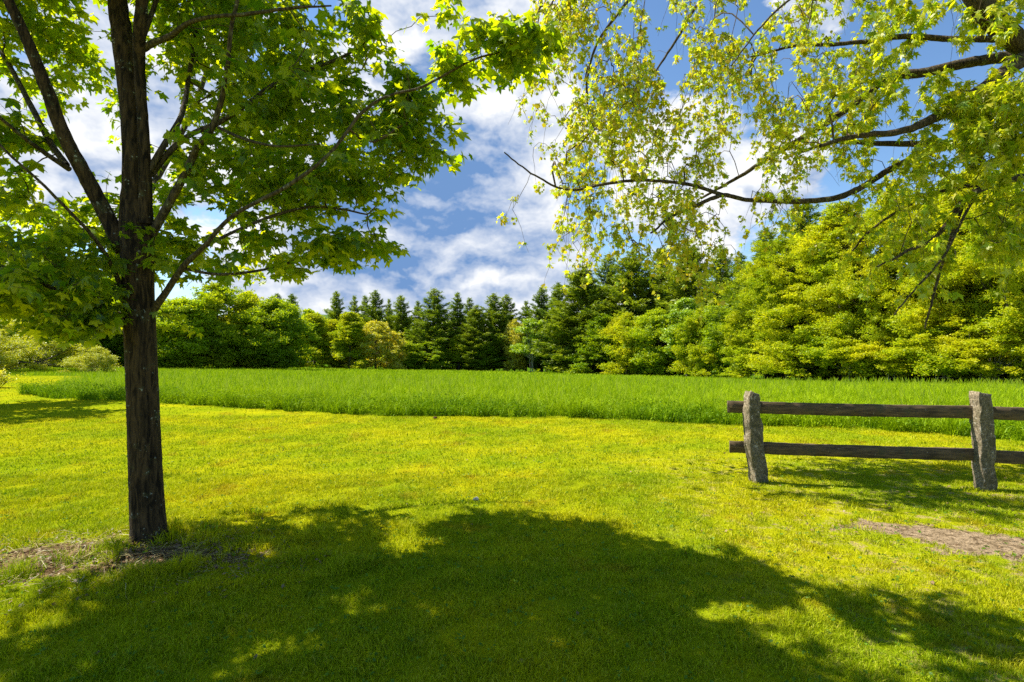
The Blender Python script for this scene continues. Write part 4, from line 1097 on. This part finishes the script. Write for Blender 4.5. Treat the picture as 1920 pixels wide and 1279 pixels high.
def build_fence():
    g, w = granite(), plank_mat()
    p1 = ground_at(1420, 905); p2 = ground_at(1845, 920)
    d1, d2 = p1[1], p2[1]
    base = np.array([p1[0], p1[1], tz(*p1)])
    root = thing('fence', 'split granite post fence with two dark wooden rails on the lawn at right', 'fence', tuple(base))
    build_post([(737, 1396, 1424), (742, 1393, 1425), (775, 1392, 1427), (830, 1394, 1433), (870, 1400, 1438), (905, 1405, 1442), (935, 1407, 1446)], d1, .13, .25, .40, g, root, base, 4)
    build_post([(738, 1816, 1861), (770, 1817, 1863), (830, 1819, 1866), (880, 1822, 1867), (922, 1825, 1869), (950, 1826, 1870)], d2, .14, .05, .69, g, root, base, 9)
    rng = np.random.default_rng(6)
    def rail(a, b, hz, th=.042):
        """a, b: centre points of the two ends"""
        a = np.asarray(a); b = np.asarray(b); n = 40
        t = np.linspace(0, 1, n); L = b-a; u = L/np.linalg.norm(L); s = np.array([-u[1], u[0], 0]); s /= np.linalg.norm(s)
        up = np.array([0, 0, 1.0])
        c = .006
        prof = [(-th/2, -hz/2+c), (-th/2+c, -hz/2), (th/2-c, -hz/2), (th/2, -hz/2+c), (th/2, 0), (th/2, hz/2-c), (th/2-c, hz/2), (-th/2+c, hz/2), (-th/2, hz/2-c), (-th/2, 0)]
        k = len(prof); V = []
        sag = -.008*np.sin(t*PI)
        for i in range(n):
            o = a+L*t[i]+up*sag[i]
            for (q, r) in prof: V.append(o+s*(q+rng.normal(0, .0008))+up*(r+rng.normal(0, .0018)))
        V = np.array(V); i = np.arange(n-1)[:, None]*k; j = np.arange(k)[None, :]; j2 = (j+1) % k
        Q = np.stack([i+j, i+j2, i+k+j2, i+k+j], -1).reshape(-1, 4)
        T = np.concatenate([Q[:, [0, 1, 2]], Q[:, [0, 2, 3]]])
        e0 = [[0, q+1, q] for q in range(1, k-1)]; e1 = [[(n-1)*k, (n-1)*k+q, (n-1)*k+q+1] for q in range(1, k-1)]
        T = np.concatenate([T, e0, e1])
        org = V.mean(axis=0); o = np_mesh('rail', V-org, T, w, root); 
        o.location = tuple(org-base)
        return o
    bk = .11           # rails run just behind the front face, let into the stone
    def pt(px, py, d): return P(px, py, d)
    dl = d1+.03
    rail(pt(1364, 763, dl+.06), pt(1850, 773.5, d2+.02), .140)
    rail(pt(1368, 838, dl+.06), pt(1852, 853.5, d2+.02), .138)
    dr = d2-.42
    rail(pt(1856, 775, d2+.02)+np.array([0.01, 0, 0]), pt(2400, 786, dr), .140)
    rail(pt(1858, 856, d2+.02)+np.array([0.01, 0, 0]), pt(2400, 879, dr), .138)

# ------------------------------------------------------------------ litter, weeds
def build_litter():
    rng = np.random.default_rng(55)
    # dry cut grass raked round the foot of the maple: one soft heap of loose straw
    n = 1500
    cx = rng.choice([-3.3, -2.75, -2.5, -3.8, -2.2, -4.2], n, p=[.3, .25, .15, .15, .08, .07]); x = cx+rng.normal(0, .33, n); y = 4.25+rng.normal(0, .26, n)+(cx+3)*-.05
    k = np.hypot((x+2.86)/1, (y-4.52)/1) > .2; x, y = x[k], y[k]; n = len(x)
    L = rng.uniform(.03, .14, n); a = rng.uniform(0, 2*PI, n); z = terrain(x, y)+rng.uniform(.004, .035, n)
    pos = np.stack([x, y, z], -1); ax = np.stack([np.cos(a), np.sin(a), rng.normal(0, .25, n)], -1)*L[:, None]*.5
    sd_ = np.stack([-np.sin(a), np.cos(a), rng.normal(0, .5, n)], -1)*.0016
    V = np.stack([pos-ax-sd_, pos-ax+sd_, pos+ax+sd_*.5, pos+ax-sd_*.5], 1).reshape(-1, 3)
    V[:, 2] = np.maximum(V[:, 2], terrain(V[:, 0], V[:, 1])+.002)
    i = np.arange(n)[:, None]*4; T = np.concatenate([i+[[0, 1, 2]], i+[[0, 2, 3]]], 1).reshape(-1, 3)
    o = np_mesh('dry_grass', V, T, M['straw'], attr=np.repeat(rng.random(n), 4))
    tag(o, 'dry straw coloured grass clippings scattered round the foot of the maple', 'dry grass', kind='stuff')
    # dead leaves and bits of bark on the bare earth
    m = leaf_mat('dead_leaf', (.08, .045, .02), (.32, .20, .10), (.05, .03, .01), (.15, .08, .03), trans=.15, gloss=.03)
    n = 1500
    x = np.concatenate([rng.normal(-3.2, .6, 1200), rng.normal(-2.1, .4, 500), rng.normal(4.6, 1.2, 350), rng.uniform(-5, 5, 200)])
    y = np.concatenate([rng.normal(4.2, .3, 1200), rng.normal(4.2, .2, 500), rng.normal(5.3, .6, 350), rng.uniform(2.6, 12, 200)])
    pos = np.stack([x, y, terrain(x, y)+.022], -1)
    V, T, rv = place_leaves(pos, rng.uniform(.010, .028, len(x)), rng, maple_template(1), 0, None, .5)
    o = np_mesh('leaf_litter', V, T, m, attr=rv); tag(o, 'brown dead leaf bits lying on bare earth and turf', 'leaf litter', kind='stuff')
    # leafy weeds in the shaded turf
    n = 1700; x, y = wedge_points(n, 2.5, 9, rng, .6, .95); k = in_field(x, y) < 0; x, y = x[k], y[k]
    m2 = leaf_mat('weed_leaf', (.07, .15, .01), (.16, .28, .02), (.1, .2, .01), (.2, .32, .01), trans=.35, gloss=.01)
    xs = np.repeat(x, 4)+rng.normal(0, .012, len(x)*4); ys = np.repeat(y, 4)+rng.normal(0, .012, len(x)*4)
    pos = np.stack([xs, ys, terrain(xs, ys)+.03], -1)
    V, T, rv = quads(pos, rng.uniform(.006, .014, len(pos)), rng, 1.2, 1.5)
    o = np_mesh('clover', V, T, m2, attr=rv); tag(o, 'small round leaved clover scattered through the mown lawn', 'clover', kind='stuff')
    # broad bladed plants
    def plant(px, py, n, h, w, label, mat='field_blade', spread=.05, name='weed_plant'):
        g = ground_at(px, py); r = np.random.default_rng(int(px*7+py)); b = np.array([g[0], g[1], tz(*g)])
        x = r.normal(0, spread, n); y = r.normal(0, spread*.7, n)
        V, T, rv = blades(x, y, np.zeros(n), r.uniform(.5, 1, n)*h, np.full(n, w)*r.uniform(.7, 1.2, n), r, lean=1.2)
        o = np_mesh(name, V, T, M[mat], attr=rv*.9); o.location = tuple(b); tag(o, label, 'plant')
    plant(322, 996, 22, .17, .016, 'broad bladed green weed at the right foot of the maple trunk')
    plant(243, 1080, 40, .13, .006, 'tuft of pale long grass in front of the maple trunk', 'straw', .09, 'grass_tuft')
    plant(395, 1000, 26, .12, .008, 'small upright weed in the shade edge right of the maple')
    plant(480, 965, 40, .10, .010, 'low green clump on the shade boundary right of the maple', 'field_blade', .07)
    # reddish perennial at the far left margin with its bed of mulch
    g = ground_at(-6, 728); r = np.random.default_rng(3); n = 900
    t = thing('garden_plant', 'yellow and reddish garden plant at the left margin of the lawn', 'plant', (g[0], g[1], tz(*g)))
    tips = r.normal(size=(26, 3))*np.array([.28, .22, .12]); tips[:, 2] += .55
    V, Q = join([tube(np.array([[q[0]*.1, q[1]*.1, -.02], [q[0]*.5, q[1]*.5, q[2]*.6], q]), [.012, .008, .003], 4) for q in tips]); np_mesh('stem', V, Q, M['bark_twig'], t)
    k = r.integers(0, 26, n); p = tips[k]*r.uniform(.45, 1.05, (n, 1))+r.normal(0, .06, (n, 3)); p[:, 2] = np.maximum(p[:, 2], .04)
    V, T, rv = quads(p, r.uniform(.03, .06, n), r, .8, .5); np_mesh('foliage', V, T, M['dec_orange'], t, attr=rv)
    # pebble and clods
    def stone(px, py, s, c, label, name):
        g = ground_at(px, py); r = np.random.default_rng(int(px)); th = np.linspace(0, PI, 7); ph = np.arange(10)*2*PI/10
        V = np.array([[math.sin(a)*math.cos(b), math.sin(a)*math.sin(b)*.8, math.cos(a)*.55] for a in th for b in ph])*s*(1+.18*r.standard_normal((70, 1)))
        Q = np.array([[i*10+j, i*10+(j+1) % 10, (i+1)*10+(j+1) % 10, (i+1)*10+j] for i in range(6) for j in range(10)])
        mm = newmat(name); nw, pt_, mt, vv, mx, ns, rp = NT(mm.node_tree); p = nw('ShaderNodeBsdfDiffuse')
        tcx = nw('ShaderNodeTexCoord'); pt_(p.inputs[0], mx(ns(tcx.outputs['Object'], 60, 4), rgb(*[v*.6 for v in c]), rgb(*c))); oo = nw('ShaderNodeOutputMaterial'); pt_(oo.inputs[0], p.outputs[0])
        o = np_mesh(name, V[:, :], Q, mm, smooth=True); o.location = (g[0], g[1], tz(*g)+s*.4+.012); tag(o, label, 'stone' if name == 'pebble' else 'clod')
    stone(893, 941, .032, (.75, .68, .55), 'pale pebble on the sunny lawn just above the shade', 'pebble')
    stone(816, 787, .045, (.12, .06, .04), 'dark brown clod on the lawn near the hay edge', 'soil_clod')

# ------------------------------------------------------------------ build
build_ground()
build_hill()
build_woods()
build_backwood()
build_side_tree()
build_left_tree()
build_right_tree()
build_fence()
build_field()
build_lawn()
build_litter()
